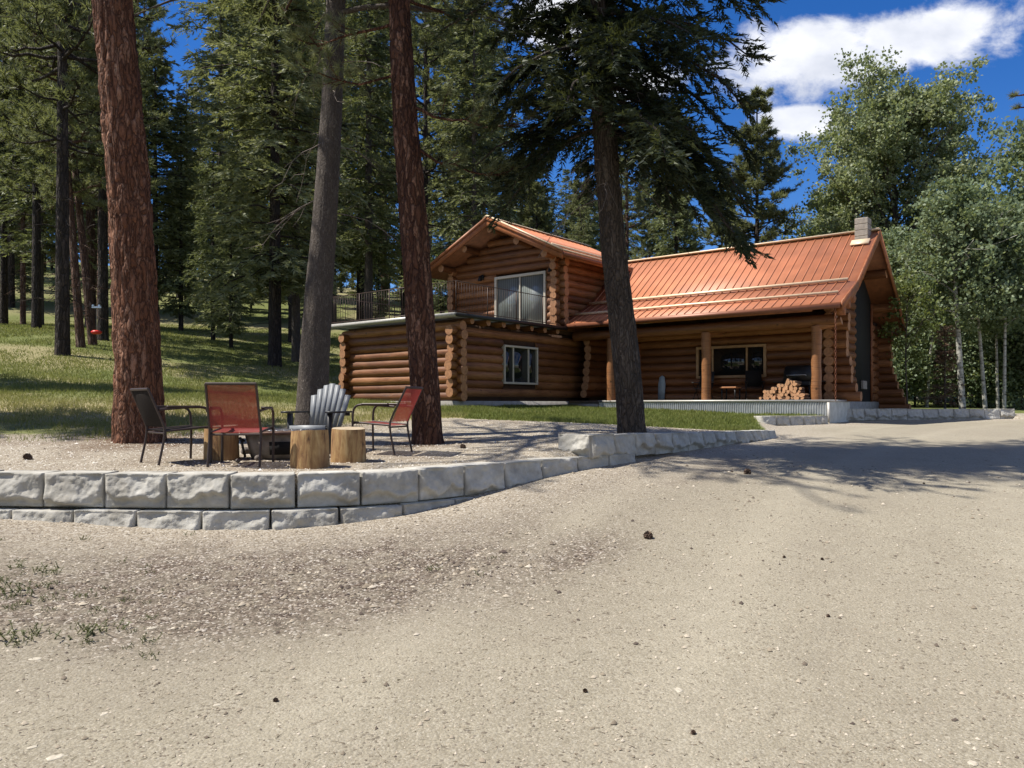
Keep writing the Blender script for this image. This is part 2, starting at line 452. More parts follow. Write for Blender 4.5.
M['red_plastic'] = plain('red_plastic', (0.60, 0.035, 0.025), 0.4, var=0.08)
M['rope'] = plain('rope', (0.25, 0.22, 0.18), 0.9)
M['rust'] = plain('rusty_steel', (0.14, 0.085, 0.065), 0.75, 0.3, var=0.35, scale=7)
M['tan_steel'] = plain('sooty_tan_steel', (0.26, 0.225, 0.185), 0.7, 0.1, var=0.4, scale=6)
M['soot'] = plain('soot', (0.010, 0.009, 0.009), 0.95)
M['rock'] = plain('dark_rock', (0.13, 0.11, 0.095), 0.9, var=0.35, scale=9, bmp=0.5)
M['pale_rock'] = plain('pale_rock', (0.44, 0.395, 0.315), 0.9, var=0.2, scale=30, bmp=0.4)
M['cone'] = plain('pine_cone', (0.10, 0.065, 0.045), 0.85, var=0.4, scale=50)
M['firewood_bark'] = plain('firewood_bark', (0.13, 0.08, 0.05), 0.85, var=0.35, scale=15)
M['firewood_face'] = plain('firewood_face', (0.50, 0.27, 0.14), 0.75, var=0.3, scale=18)
M['orange_board'] = plain('orange_board', (0.38, 0.16, 0.06), 0.5, var=0.2)
M['pale_blue'] = plain('pale_blue_paint', (0.33, 0.40, 0.45), 0.5, var=0.1)
M['chrome'] = plain('steel', (0.5, 0.5, 0.5), 0.3, 0.8, var=0.05)
# red sling fabric: a thin weave, lets some light through
m, nt, b, out = mat('red_sling')
n = noise(nt, 120, 2)
c = ramp(nt, n.outputs[0], [(0.3, (0.19, 0.022, 0.018)), (0.7, (0.30, 0.042, 0.034))])
nt.links.new(c, b.inputs['Base Color']); b.inputs['Roughness'].default_value = 0.75
tr = N(nt, 'ShaderNodeBsdfTranslucent'); nt.links.new(c, tr.inputs[0])
tp = N(nt, 'ShaderNodeBsdfTransparent')
s1 = N(nt, 'ShaderNodeMixShader'); s1.inputs[0].default_value = 0.25
nt.links.new(b.outputs[0], s1.inputs[1]); nt.links.new(tr.outputs[0], s1.inputs[2])
s2 = N(nt, 'ShaderNodeMixShader'); s2.inputs[0].default_value = 0.16
nt.links.new(s1.outputs[0], s2.inputs[1]); nt.links.new(tp.outputs[0], s2.inputs[2]); nt.links.new(s2.outputs[0], out.inputs[0])
M['red_sling'] = m
# glass
m, nt, b, _ = mat('dark_glass')
b.inputs['Base Color'].default_value = (0.012, 0.014, 0.015, 1); b.inputs['Roughness'].default_value = 0.04
b.inputs['Specular IOR Level'].default_value = 0.6
n = noise(nt, 1.2, 2); bump(nt, b, n.outputs[0], 0.03, 0.02); M['glass'] = m
m, nt, b, _ = mat('blind_behind_glass')
t = N(nt, 'ShaderNodeTexCoord'); wv = N(nt, 'ShaderNodeTexWave'); wv.inputs['Scale'].default_value = 3.2; wv.inputs['Distortion'].default_value = 0.4
nt.links.new(t.outputs['Object'], wv.inputs['Vector'])
nt.links.new(ramp(nt, wv.outputs[0], [(0.2, (0.085, 0.095, 0.09)), (0.8, (0.16, 0.18, 0.17))]), b.inputs['Base Color'])
b.inputs['Roughness'].default_value = 0.5; b.inputs['Coat Weight'].default_value = 1.0; b.inputs['Coat Roughness'].default_value = 0.03
M['blind_glass'] = m
# stone block
m, nt, b, _ = mat('cast_stone')
n = noise(nt, 5, 6, 0.65); n2 = noise(nt, 45, 3, 0.6)
st = noise(nt, 2.0, 4, 0.6, coord='Object')
c = ramp(nt, n.outputs[0], [(0.25, (0.34, 0.325, 0.285)), (0.5, (0.50, 0.48, 0.43)), (0.75, (0.63, 0.61, 0.56))])
c = mixc(nt, ramp(nt, st.outputs[0], [(0.45, (0, 0, 0)), (0.7, (0.55, 0.55, 0.55))]), c, (0.20, 0.175, 0.14))
oi = N(nt, 'ShaderNodeObjectInfo')
c = mixc(nt, mth(nt, 'MULTIPLY', oi.outputs['Random'], 0.32), c, (0.25, 0.23, 0.19))
nt.links.new(c, b.inputs['Base Color']); b.inputs['Roughness'].default_value = 0.92; b.inputs['Specular IOR Level'].default_value = 0.2
bump(nt, b, mth(nt, 'ADD', n.outputs[0], mth(nt, 'MULTIPLY', n2.outputs[0], 0.4)), 0.55, 0.02)
M['stone'] = m
# stump wood
m, nt, b, _ = mat('peeled_stump')
n = noise(nt, 7, 6, 0.7, mapscale=(2.2, 2.2, 0.35), dist=0.6); n2 = noise(nt, 3, 3)
c = ramp(nt, n.outputs[0], [(0.33, (0.06, 0.03, 0.015)), (0.43, (0.27, 0.145, 0.055)), (0.57, (0.43, 0.275, 0.115)), (0.72, (0.54, 0.39, 0.20))])
c = mixc(nt, ramp(nt, n2.outputs[0], [(0.42, (0, 0, 0)), (0.68, (0.75, 0.75, 0.75))]), c, (0.20, 0.10, 0.045))
nt.links.new(c, b.inputs['Base Color']); b.inputs['Roughness'].default_value = 0.8
bump(nt, b, n.outputs[0], 0.5, 0.02); M['stump'] = m
m, nt, b, _ = mat('cut_stump_top')
n = noise(nt, 9, 4); nt.links.new(ramp(nt, n.outputs[0], [(0.3, (0.30, 0.23, 0.15)), (0.7, (0.48, 0.39, 0.27))]), b.inputs['Base Color'])
b.inputs['Roughness'].default_value = 0.9; M['stump_top'] = m
# ground: gravel, grass soil and coarse gravel mixed by vertex masks
m, nt, b, _ = mat('ground')
t = N(nt, 'ShaderNodeTexCoord'); ov = t.outputs['Object']
fine = noise(nt, 38, 8, 0.78, vec=ov); med = noise(nt, 5.5, 7, 0.68, vec=ov); big = noise(nt, 0.55, 4, 0.55, vec=ov)
vor = N(nt, 'ShaderNodeTexVoronoi'); vor.inputs['Scale'].default_value = 62; nt.links.new(ov, vor.inputs['Vector'])
vsep = N(nt, 'ShaderNodeSeparateColor'); nt.links.new(vor.outputs['Color'], vsep.inputs[0])
vor2 = N(nt, 'ShaderNodeTexVoronoi'); vor2.inputs['Scale'].default_value = 150; nt.links.new(ov, vor2.inputs['Vector'])
vs2 = N(nt, 'ShaderNodeSeparateColor'); nt.links.new(vor2.outputs['Color'], vs2.inputs[0])
sandc = ramp(nt, fine.outputs[0], [(0.30, (0.095, 0.082, 0.060)), (0.44, (0.228, 0.204, 0.150)), (0.56, (0.325, 0.295, 0.222)), (0.70, (0.52, 0.475, 0.385))])
sandc = mixc(nt, 0.30, sandc, ramp(nt, med.outputs[0], [(0.3, (0.16, 0.138, 0.10)), (0.7, (0.46, 0.41, 0.315))]))
grit = ramp(nt, vs2.outputs[0], [(0.0, (0.08, 0.065, 0.045)), (0.3, (0.22, 0.19, 0.135)), (0.8, (0.36, 0.32, 0.24)), (1.0, (0.62, 0.58, 0.5))])
sandc = mixc(nt, 0.34, sandc, grit)
sandc = mixc(nt, mth(nt, 'MULTIPLY', ramp(nt, big.outputs[0], [(0.35, (0, 0, 0)), (0.65, (1, 1, 1))]), 0.4), sandc, (0.25, 0.218, 0.165))
mid2 = noise(nt, 1.6, 6, 0.65, vec=ov)
sandc = mixc(nt, mth(nt, 'MULTIPLY', ramp(nt, mid2.outputs[0], [(0.5, (0, 0, 0)), (0.7, (1, 1, 1))]), 0.35), sandc, (0.20, 0.172, 0.13))
spk = ramp(nt, mth(nt, 'MULTIPLY', vsep.outputs[2], mth(nt, 'ADD', med.outputs[0], 0.5)), [(0.95, (0, 0, 0)), (1.0, (0.7, 0.7, 0.7))])
sandc = mixc(nt, spk, sandc, (0.10, 0.08, 0.06))
peb = ramp(nt, vsep.outputs[0], [(0.0, (0.12, 0.09, 0.07)), (0.5, (0.34, 0.28, 0.21)), (0.85, (0.52, 0.47, 0.40)), (1.0, (0.66, 0.62, 0.56))])
sandc = mixc(nt, mth(nt, 'MULTIPLY', attr(nt, 'pebbly'), 0.65), sandc, peb)
coarse = ramp(nt, vsep.outputs[1], [(0.0, (0.04, 0.031, 0.025)), (0.55, (0.115, 0.085, 0.064)), (0.85, (0.23, 0.19, 0.155)), (1.0, (0.48, 0.44, 0.39))])
cm_ = mth(nt, 'MULTIPLY', attr(nt, 'coarse'), ramp(nt, med.outputs[0], [(0.25, (0.25, 0.25, 0.25)), (0.6, (1, 1, 1))]))
sandc = mixc(nt, cm_, sandc, coarse)
soil = ramp(nt, med.outputs[0], [(0.3, (0.075, 0.085, 0.025)), (0.55, (0.13, 0.15, 0.045)), (0.75, (0.24, 0.23, 0.10))])
soil = mixc(nt, attr(nt, 'dry'), soil, (0.34, 0.28, 0.165))
gfac = mth(nt, 'ADD', attr(nt, 'grass'), mth(nt, 'MULTIPLY', mth(nt, 'SUBTRACT', med.outputs[0], 0.5), 0.9))
gfac = ramp(nt, gfac, [(0.35, (0, 0, 0)), (0.65, (1, 1, 1))])
tr_ = mth(nt, 'MULTIPLY', attr(nt, 'track'), ramp(nt, med.outputs[0], [(0.3, (0.35, 0.35, 0.35)), (0.65, (1, 1, 1))]))
sandc = mixc(nt, mth(nt, 'MULTIPLY', tr_, 0.32), sandc, (0.39, 0.35, 0.27))
c = mixc(nt, gfac, sandc, soil)
lit_ = mth(nt, 'MULTIPLY', attr(nt, 'litter'), ramp(nt, med.outputs[0], [(0.25, (0.1, 0.1, 0.1)), (0.6, (1, 1, 1))]))
c = mixc(nt, lit_, c, ramp(nt, fine.outputs[0], [(0.35, (0.05, 0.032, 0.02)), (0.6, (0.16, 0.10, 0.062)), (0.75, (0.28, 0.19, 0.12))]))
nt.links.new(c, b.inputs['Base Color']); b.inputs['Roughness'].default_value = 0.95; b.inputs['Specular IOR Level'].default_value = 0.15
h = mth(nt, 'ADD', mth(nt, 'MULTIPLY', fine.outputs[0], 0.5), mth(nt, 'ADD', mth(nt, 'MULTIPLY', vor.outputs['Distance'], -0.35), mth(nt, 'MULTIPLY', med.outputs[0], 0.25)))
bump(nt, b, h, 0.7, 0.018)
M['ground'] = m
m, nt, b, _ = mat('loose_gravel')
c = ramp(nt, attr(nt, 'tint'), [(0.0, (0.07, 0.05, 0.04)), (0.35, (0.22, 0.18, 0.13)), (0.7, (0.42, 0.36, 0.28)), (1.0, (0.66, 0.62, 0.56))])
nt.links.new(c, b.inputs['Base Color']); b.inputs['Roughness'].default_value = 0.9; M['gravel'] = m

# ------------------------------------------------------------------ ground heights
def tps(pts):
    P = np.array(pts, float); X = P[:, :2] / 20.0; z = P[:, 2]; n = len(P)
    def phi(r2): return np.where(r2 > 1e-12, 0.5 * r2 * np.log(np.maximum(r2, 1e-12)), 0)
    d2 = ((X[:, None] - X[None]) ** 2).sum(-1)
    A = np.zeros((n + 3, n + 3)); A[:n, :n] = phi(d2) + np.eye(n) * 0.002
    A[:n, n] = 1; A[:n, n + 1:] = X; A[n, :n] = 1; A[n + 1:, :n] = X.T
    w = np.linalg.solve(A, np.concatenate([z, np.zeros(3)]))
    def f(x, y):
        x = np.asarray(x, float) / 20; y = np.asarray(y, float) / 20
        r = w[n] + w[n + 1] * x + w[n + 2] * y
        for i in range(n):
            r = r + w[i] * phi((x - X[i, 0]) ** 2 + (y - X[i, 1]) ** 2)
        return r
    return f
up_pts = [(-40, 18, 2.2), (-14, 10.2, 1.0), (-8, 8.6, .9), (-4.5, 8.0, .87), (-1, 8.3, .87), (.4, 10.1, .88), (-3.2, 9, .90), (-1, 10.6, .94),
          (-1.3, 12.1, .98), (-5.5, 11.6, 1.03), (-3.3, 13, 1.12), (1.9, 12.1, 1.12), (1.1, 10.9, 1.08), (2.6, 13, 1.1), (4.2, 15, 1.04),
          (5.7, 17.4, 1.0), (1.7, 15.2, 1.2), (-1.4, 18, 1.36), (.3, 27, 1.56), (-1.8, 24, 1.5), (-5.9, 28.4, 1.82), (3.5, 25.5, 1.40), (3.0, 27.3, 1.44), (6, 24.5, 1.28),
          (7.0, 22.0, 1.22), (9.0, 23.2, 1.22), (-9.8, 16.5, 1.62), (-7, 19, 1.75), (-17.4, 30, 3.5), (-10.6, 35, 3.3), (-36, 55, 7.4), (-21, 50, 6.3),
          (-14.5, 40, 4.5), (-19, 36, 4.5), (-9.2, 42, 4.0), (-23.5, 38, 5.2), (0, 45, 4.0), (0, 100, 14), (-70, 100, 20), (20, 60, 3.5), (11, 26, 1.40),
          (17, 28, 1.38), (14, 33, 1.5), (25, 45, 1.9), (40, 30, 1.3), (60, 110, 8), (-120, 40, 22), (150, 40, 2), (-150, 250, 45), (150, 250, 25), (0, 300, 40)]
lo_pts = [(0, 3, 0), (-3, 3, .04), (3, 3, .0), (-2, 7.2, .32), (-3.6, 7.4, .36), (-4.9, 7.5, .43), (-9, 8, .53), (-1.0, 7.8, .40), (0, 9.0, .60), (1.05, 9.9, .72), (3.5, 12.6, .83),
          (5.73, 16.6, .86), (9.3, 22.7, 1.0), (11.7, 25.5, 1.06), (17.3, 26.6, 1.08), (6, 10, .60), (11, 10, .60), (11, 17, .9), (5, 5, .18), (10, 5, .18),
          (-5, 5, .22), (-10, 5, .3), (0, -6, -.3), (20, 0, -.1), (-20, 0, .2), (25, 20, .95), (40, 30, 1.2), (0, 5.2, .16), (60, 110, 4), (-60, 5, 1.5), (0, -60, -2), (0, 60, 4)]
f_up, f_lo = tps(up_pts), tps(lo_pts)
BREAK = [(-60, 16, 2.0), (-14, 9.4, .3), (-9, 8.4, .09), (-5.19, 7.9, .09), (-2.6, 7.69, .09), (-1.15, 8.15, .09), (-.14, 9.2, .09), (.45, 9.8, .09), (1.05, 10.25, .09),
         (2.1, 11.6, .09), (3.3, 13.2, .09), (4.6, 15.2, .09), (5.73, 17.0, .7), (6.86, 21.4, .09), (9.28, 22.9, .09), (9.75, 23.5, .09), (10.25, 24.5, .09),
         (12.0, 25.55, .09), (17.3, 26.9, .8), (40, 31, 3), (200, 70, 10)]
def break_sd(x, y):
    x = np.asarray(x, float); y = np.asarray(y, float)
    best = np.full(x.shape, 1e9); sd = np.zeros(x.shape); wd = np.zeros(x.shape)
    for (x0, y0, w0), (x1, y1, w1) in zip(BREAK[:-1], BREAK[1:]):
        dx, dy = x1 - x0, y1 - y0; L2 = dx * dx + dy * dy
        t = np.clip(((x - x0) * dx + (y - y0) * dy) / L2, 0, 1)
        ex, ey = x - x0 - t * dx, y - y0 - t * dy
        d = np.hypot(ex, ey); s = np.sign(dx * (y - y0) - dy * (x - x0)); s = np.where(s == 0, 1, s)
        k = d < best - 1e-9
        best = np.where(k, d, best); sd = np.where(k, d * s, sd); wd = np.where(k, w0, wd)
    return sd, wd
def ground_z(x, y):
    x = np.asarray(x, float); y = np.asarray(y, float)
    sd, wd = break_sd(x, y)
    t = sstep(-1, 1, (sd - 0.17 * (wd < .2)) / np.maximum(wd, .05))
    z = f_lo(x, y) * (1 - t) + f_up(x, y) * t
    near = np.clip(1 - np.hypot(x, y) / 60, 0, 1)
    z = z + 0.03 * (fbm(x * .9, y * .9, 3.1, 3) - .5) * near + 0.012 * (vnoise(x * 4, y * 4, 9.0) - .5) * near
    return z
def gz(x, y): return float(ground_z(np.array([x]), np.array([y]))[0])
GE = np.array([(-60, 10.5), (-12, 11.0), (-6.2, 12.4), (-4, 13.6), (-2.6, 15.2), (-1.2, 16.6), (1.75, 15.7), (3.9, 16.2), (5.7, 17.2), (6.9, 21.4), (9.3, 22.9), (10.3, 24.6), (12, 25.7), (17.3, 27.1), (40, 31.5), (200, 71)])
def grass_mask(x, y):
    yy = np.interp(x, GE[:, 0], GE[:, 1])
    soft = np.where(x < -1.5, 1.2, .35)
    g = sstep(-1, 1, (y - yy) / soft)
    return g

def spaced(lo, d0, d1, hi, step, grow=1.22):
    mid = list(np.arange(d0, d1 + 1e-6, step)); a, s = [], step
    x = d0
    while x > lo: s *= grow; x -= s; a.append(x)
    b, s, x = [], step, d1
    while x < hi: s *= grow; x += s; b.append(x)
    return np.array(a[::-1] + mid + b)
gx = spaced(-500, -11, 18.5, 500, 0.13); gy = spaced(-60, 2.0, 29, 700, 0.13)
GX, GY = np.meshgrid(gx, gy)
GZ = ground_z(GX.ravel(), GY.ravel())
sd_all, _ = break_sd(GX.ravel(), GY.ravel())
nx, ny = len(gx), len(gy)
ii = np.arange(ny - 1)[:, None] * nx + np.arange(nx - 1)[None]
quads = np.stack([ii, ii + 1, ii + nx + 1, ii + nx], -1).reshape(-1, 4)
gv = np.stack([GX.ravel(), GY.ravel(), GZ], -1)
gmask = grass_mask(GX.ravel(), GY.ravel()) * (sd_all > .1)
X_, Y_ = GX.ravel(), GY.ravel()
coarse = np.exp(-(((X_ + 2.0) / 2.2) ** 2 + ((Y_ - 5.85 - .20 * (X_ + 2)) / 1.0) ** 2)) + .75 * np.exp(-(((X_ + .1) / 1.0) ** 2 + ((Y_ - 6.6 - .5 * X_) / .5) ** 2))
bandw = np.exp(-((-sd_all - 1.1) / 1.0) ** 2) * (X_ < 3.5) * .5
coarse = np.clip((coarse * 1.7 + bandw) * (.35 + 1.0 * fbm(X_ * 1.7, Y_ * 1.7, 1.0, 4)), 0, 1) * (sd_all < 0)
pebbly = np.where(sd_all > 0, .8, np.clip(.95 - np.maximum(0, -sd_all - .3) / 1.6, 0.12, .9))
dry = np.clip(np.exp(-((Y_ - 15.5 - .12 * (X_ + 8)) / 2.2) ** 2) * (X_ < -1) * 1.1, 0, 1) * .85 + .6 * sstep(.45, .68, fbm(X_ * .3, Y_ * .3, 4, 4)) * (X_ < -1)
TP = np.array([(-.9, 0), (-.4, 3.0), (.5, 5.5), (2.0, 8.5), (4.2, 12), (7.0, 16), (10.5, 20.5), (14, 24)])
def track_mask(x, y):
    xc = np.interp(y, TP[:, 1], TP[:, 0]); r = 0
    for o in (-.85, .85, 2.9, 4.5): r = np.maximum(r, np.exp(-((x - xc - o * (1 + .02 * y)) / .30) ** 2) * (1 if abs(o) < 1 else .8))
    return r * (y < 24)
track = track_mask(X_, Y_) * (sd_all < 0)
litter = np.zeros(len(X_))
for tx, ty, tr_ in ((-5.58, 11.7, 1.0), (-3.35, 13.0, .8), (-1.30, 12.1, .75), (1.88, 12.1, .75)):
    dd_ = np.hypot(X_ - tx, Y_ - ty) * (1 + .5 * (fbm(X_ * 2, Y_ * 2, 8, 3) - .5)); litter = np.maximum(litter, np.exp(-(dd_ / tr_) ** 4) * .85)
litter += .5 * sstep(.52, .7, fbm(X_ * .6 + 4, Y_ * .6, 7.0, 4)) * (sd_all > .2) * (gmask < .8)
litter = np.clip(litter, 0, 1)
fc = gv[quads].mean(1)
fsd, _ = break_sd(fc[:, 0], fc[:, 1]); fg = grass_mask(fc[:, 0], fc[:, 1])
sel = {'driveway': fsd < .17, 'gravel_patio': (fsd >= .17) & (fg < .5),
       'lawn': (fsd >= .17) & (fg >= .5) & (fc[:, 0] > -2.2) & (fc[:, 1] < 34), }
sel['meadow'] = ~(sel['driveway'] | sel['gravel_patio'] | sel['lawn'])
for nm, k in sel.items():
    q = quads[k]; u, inv = np.unique(q.ravel(), return_inverse=True)
    a = Acc().add(gv[u], inv.reshape(-1, 4))
    o = build(nm, a, M['ground'], smooth=True, attrs={'grass': gmask[u], 'coarse': coarse[u], 'pebbly': pebbly[u], 'track': track[u], 'litter': litter[u], 'dry': dry[u]})
    tag(o, kind='structure')

# ------------------------------------------------------------------ retaining walls of cast stone blocks
def block_mesh(p0, p1, z0, z1, depth, seed, rough=0.05):
    """one split-face block; p0->p1 is its front edge, depth goes to the left of that direction"""
    g = rng(seed)
    p0 = np.array(p0, float); p1 = np.array(p1, float)
    d = p1 - p0; L = np.linalg.norm(d); d /= L; nb = np.array([-d[1], d[0]])
    gap = 0.014
    nu, nv = 44, 22
    u = np.linspace(0, 1, nu); v = np.linspace(0, 1, nv)
    UU, VV = np.meshgrid(u, v)
    x = gap + UU * (L - 2 * gap); z = z0 + VV * (z1 - z0)
    edge = np.minimum(np.minimum(UU, 1 - UU) * L / .035, np.minimum(VV, (1 - VV) * 2) * (z1 - z0) / .03)
    em = sstep(0, 1, edge)
    o = seed * 3.7
    fac = np.full(x.shape, 9.0)                        # chiselled planes meeting in sharp ridges
    for q in range(9):
        cx, cz_ = g.uniform(0, L), g.uniform(.15, .9) * (z1 - z0)
        fac = np.minimum(fac, .048 + g.uniform(-.012, .012) + g.uniform(-.16, .16) * (x - cx) + g.uniform(-.30, .12) * (z - z0 - cz_))
    n1 = fbm(x * 4.5 + o, z * 7 + o, 2.0, 4)
    terr = np.floor(n1 * 9) / 9 + .25 * (n1 * 9 - np.floor(n1 * 9)) ** 4 / 9
    lip = g.uniform(.35, .7) + .45 * (fbm(x * 4 + o, 0 * x, 5.0, 3) - .5)
    up_ = sstep(-.10, .10, VV - lip)
    lip = np.clip(g.uniform(.18, .48) + .5 * (fbm(x * 5 + o, 0 * x, 5.0, 4) - .5), .06, .7)
    batter = np.clip(1 - (VV - lip) / (1.02 - lip), 0, 1) * .062         # the upper face leans back from a broken lip
    under = .004 + .058 * sstep(-.16, 0, VV - lip)                        # and is knocked away below it
    prof_ = np.where(VV > lip, batter, under)
    out = em * (prof_ + .45 * (np.clip(fac, 0, .07) - .03) + .075 * (terr - .45) + .008 * (vnoise(x * 30 + o, z * 30, 3.0) - .5))
    jag = (1 - em) * 0.008 * (vnoise(x * 20 + o, z * 20, 1.0) - .5)
    P = p0[None, None] + d * x[..., None] - nb * (out + jag)[..., None]
    Vf = np.concatenate([P, z[..., None]], -1).reshape(-1, 3)
    a = Acc()
    i = np.arange(nv - 1)[:, None] * nu + np.arange(nu - 1)[None]
    a.add(Vf, np.stack([i, i + 1, i + nu + 1, i + nu], -1).reshape(-1, 4))
    rowi = [list(range(nu)), [r * nu + nu - 1 for r in range(nv)], [(nv - 1) * nu + k for k in range(nu)][::-1], [r * nu for r in range(nv)][::-1]]
    ring = rowi[0][:-1] + rowi[1][:-1] + rowi[2][:-1] + rowi[3][:-1]
    back = Vf[ring].copy()
    taper = 0.04
    s = (back[:, :2] - p0) @ d
    back[:, :2] = p0 + np.outer(np.clip(s, gap + taper, L - gap - taper), d) + nb * depth
    k = a.n - len(Vf); n = len(ring)
    # deep bevelled side strip with jitter on top arris
    a.V.append(back); b0 = a.n; a.n += n
    q = np.array([(ring[(j + 1) % n] + k, ring[j] + k, b0 + j, b0 + (j + 1) % n) for j in range(n)])
    a.Fs.append((q, np.zeros(n, int), np.full(n, .5)))
    a.Fs.append((np.array([np.arange(b0, b0 + n)[::-1]]), np.zeros(1, int), np.full(1, .5)))
    return a
def polyline(pts, step):
    P = np.array(pts, float); d = np.concatenate([[0], np.cumsum(np.linalg.norm(np.diff(P, axis=0), axis=1))])
    # smooth by resampling a Catmull-like densified curve
    t = np.linspace(0, d[-1], 400); Q = np.stack([np.interp(t, d, P[:, k]) for k in range(P.shape[1])], -1)
    ker = np.ones(31) / 31
    for k in range(P.shape[1]):
        q = np.pad(Q[:, k], 15, mode='reflect', reflect_type='odd'); Q[:, k] = np.convolve(q, ker, 'valid')
    d = np.concatenate([[0], np.cumsum(np.linalg.norm(np.diff(Q[:, :2], axis=0), axis=1))])
    n = max(1, int(round(d[-1] / step))); t = np.linspace(0, d[-1], n + 1)
    return np.stack([np.interp(t, d, Q[:, k]) for k in range(P.shape[1])], -1)
def stone_wall(name, label, pts, courses, seed, loc):
    root = thing(name, label, 'retaining wall', loc)
    s = seed
    for (off, ztop, h, start, step, p) in courses:
        q = polyline(p, step)
        if start:                                   # running bond
            q = np.concatenate([[q[0]], (q[:-1] + q[1:]) / 2, [q[-1]]])
        d = nrm(np.gradient(q[:, :2], axis=0)); nb = np.stack([-d[:, 1], d[:, 0]], -1)
        q2 = q[:, :2] - nb * off
        for i in range(len(q) - 1):
            s += 1
            zt = (q[i, 2] + q[i + 1, 2]) / 2 + rng(s).uniform(-.006, .006)
            if q.shape[1] < 3: zt = ztop
            if np.linalg.norm(q2[i + 1] - q2[i]) < .12: continue
            a = block_mesh(q2[i], q2[i + 1], zt - h, zt, .34, s)
            for k, v in enumerate(a.V): a.V[k] = v - np.array(loc)
            build('stone_block', a, M['stone'], root)
    return root
A_path = [(-9.2, 8.4, .90), (-5.19, 7.9, .90), (-2.6, 7.69, .90), (-1.15, 8.15, .90), (-.14, 9.2, .90), (.45, 9.8, .90), (1.05, 10.28, .90), (1.75, 11.05, .90)]
A_low = [(x, y, .545) for x, y, _ in A_path[:6]]
stone_wall('retaining_wall', 'two-course pale stone block wall curving in front of the gravel patio with the chairs', None,
           [(0.0, .9, .335, 0, .64, A_path), (.10, .56, .34, 1, .64, A_low)], 100, (-2.6, 7.7, .3))
B_path = [(1.05, 10.27, 1.19), (2.1, 11.6, 1.16), (3.3, 13.2, 1.12), (4.6, 15.2, 1.07), (5.73, 17.0, 1.03)]
wB = stone_wall('retaining_wall', 'single-course stone block wall stepping up under the leaning fir trunk beside the driveway', None,
           [(0.0, 1.2, .31, 0, .58, B_path)], 200, (3.3, 13.2, .8))
a = block_mesh((.62, 10.62), (1.03, 10.27), .885, 1.19, .30, 290)
for k, v in enumerate(a.V): a.V[k] = v - np.array((3.3, 13.2, .8))
build('stone_block', a, M['stone'], wB)
stone_wall('retaining_wall', 'short stone block wall between the lawn and the corrugated porch skirt', None,
           [(0.0, 1.2, .36, 0, .55, [(6.86, 21.4, 1.27), (8.1, 22.15, 1.26), (9.28, 22.9, 1.25)])], 300, (8.1, 22.1, .9))
stone_wall('retaining_wall', 'low stone block wall below the white-barked aspens right of the log house', None,
           [(0.0, 1.2, .38, 0, .62, [(10.3, 24.55, 1.45), (12.0, 25.55, 1.45), (14.5, 26.25, 1.44), (17.35, 26.9, 1.43)])], 400, (14, 26, 1.0))

# ------------------------------------------------------------------ the log house
RZ = math.atan2(-0.625, 0.78)
rv = np.array([math.cos(RZ), math.sin(RZ)]); bv = np.array([-rv[1], rv[0]])
Rc = np.array([1.75, 29.07]); Cc = Rc - 5.6 * bv
HZ0 = 1.5
house = thing('log_house', 'orange log house with red metal roof, porch and gabled upper storey', 'house', (Cc[0], Cc[1], HZ0), RZ)
def hb(name, acc, mats, parent=None, smooth=False):
    """a house part; coordinates are (a along the facade to the right, b to the back, world z)"""
    for k, v in enumerate(acc.V):
        v = v.copy(); v[:, 2] -= HZ0; acc.V[k] = v
    return build(name, acc, mats, house if parent is None else parent, smooth)
LR, LS = 0.155, 0.278
_ls = [0]
def add_log(a, p0, p1, r, tint=None, wob=0.012, n=12, capmat=1):
    _ls[0] += 1; g = rng(_ls[0])
    p0 = np.array(p0, float); p1 = np.array(p1, float); L = np.linalg.norm(p1 - p0)
    m = max(3, int(L / .45) + 2); t = np.linspace(0, 1, m)[:, None]
    P = p0 + (p1 - p0) * t
    P = P + g.normal(0, wob * .5, (m, 3)) * np.array([1, 1, .6]) * (np.linalg.norm(p1 - p0) > .8)
    rr = r * (1 + g.uniform(-.06, .06) + .03 * np.sin(np.linspace(0, 5, m) + g.uniform(0, 6)))
    a.tube(P, rr, n, 0, capmat, True, g.uniform(.15, .85) if tint is None else tint)
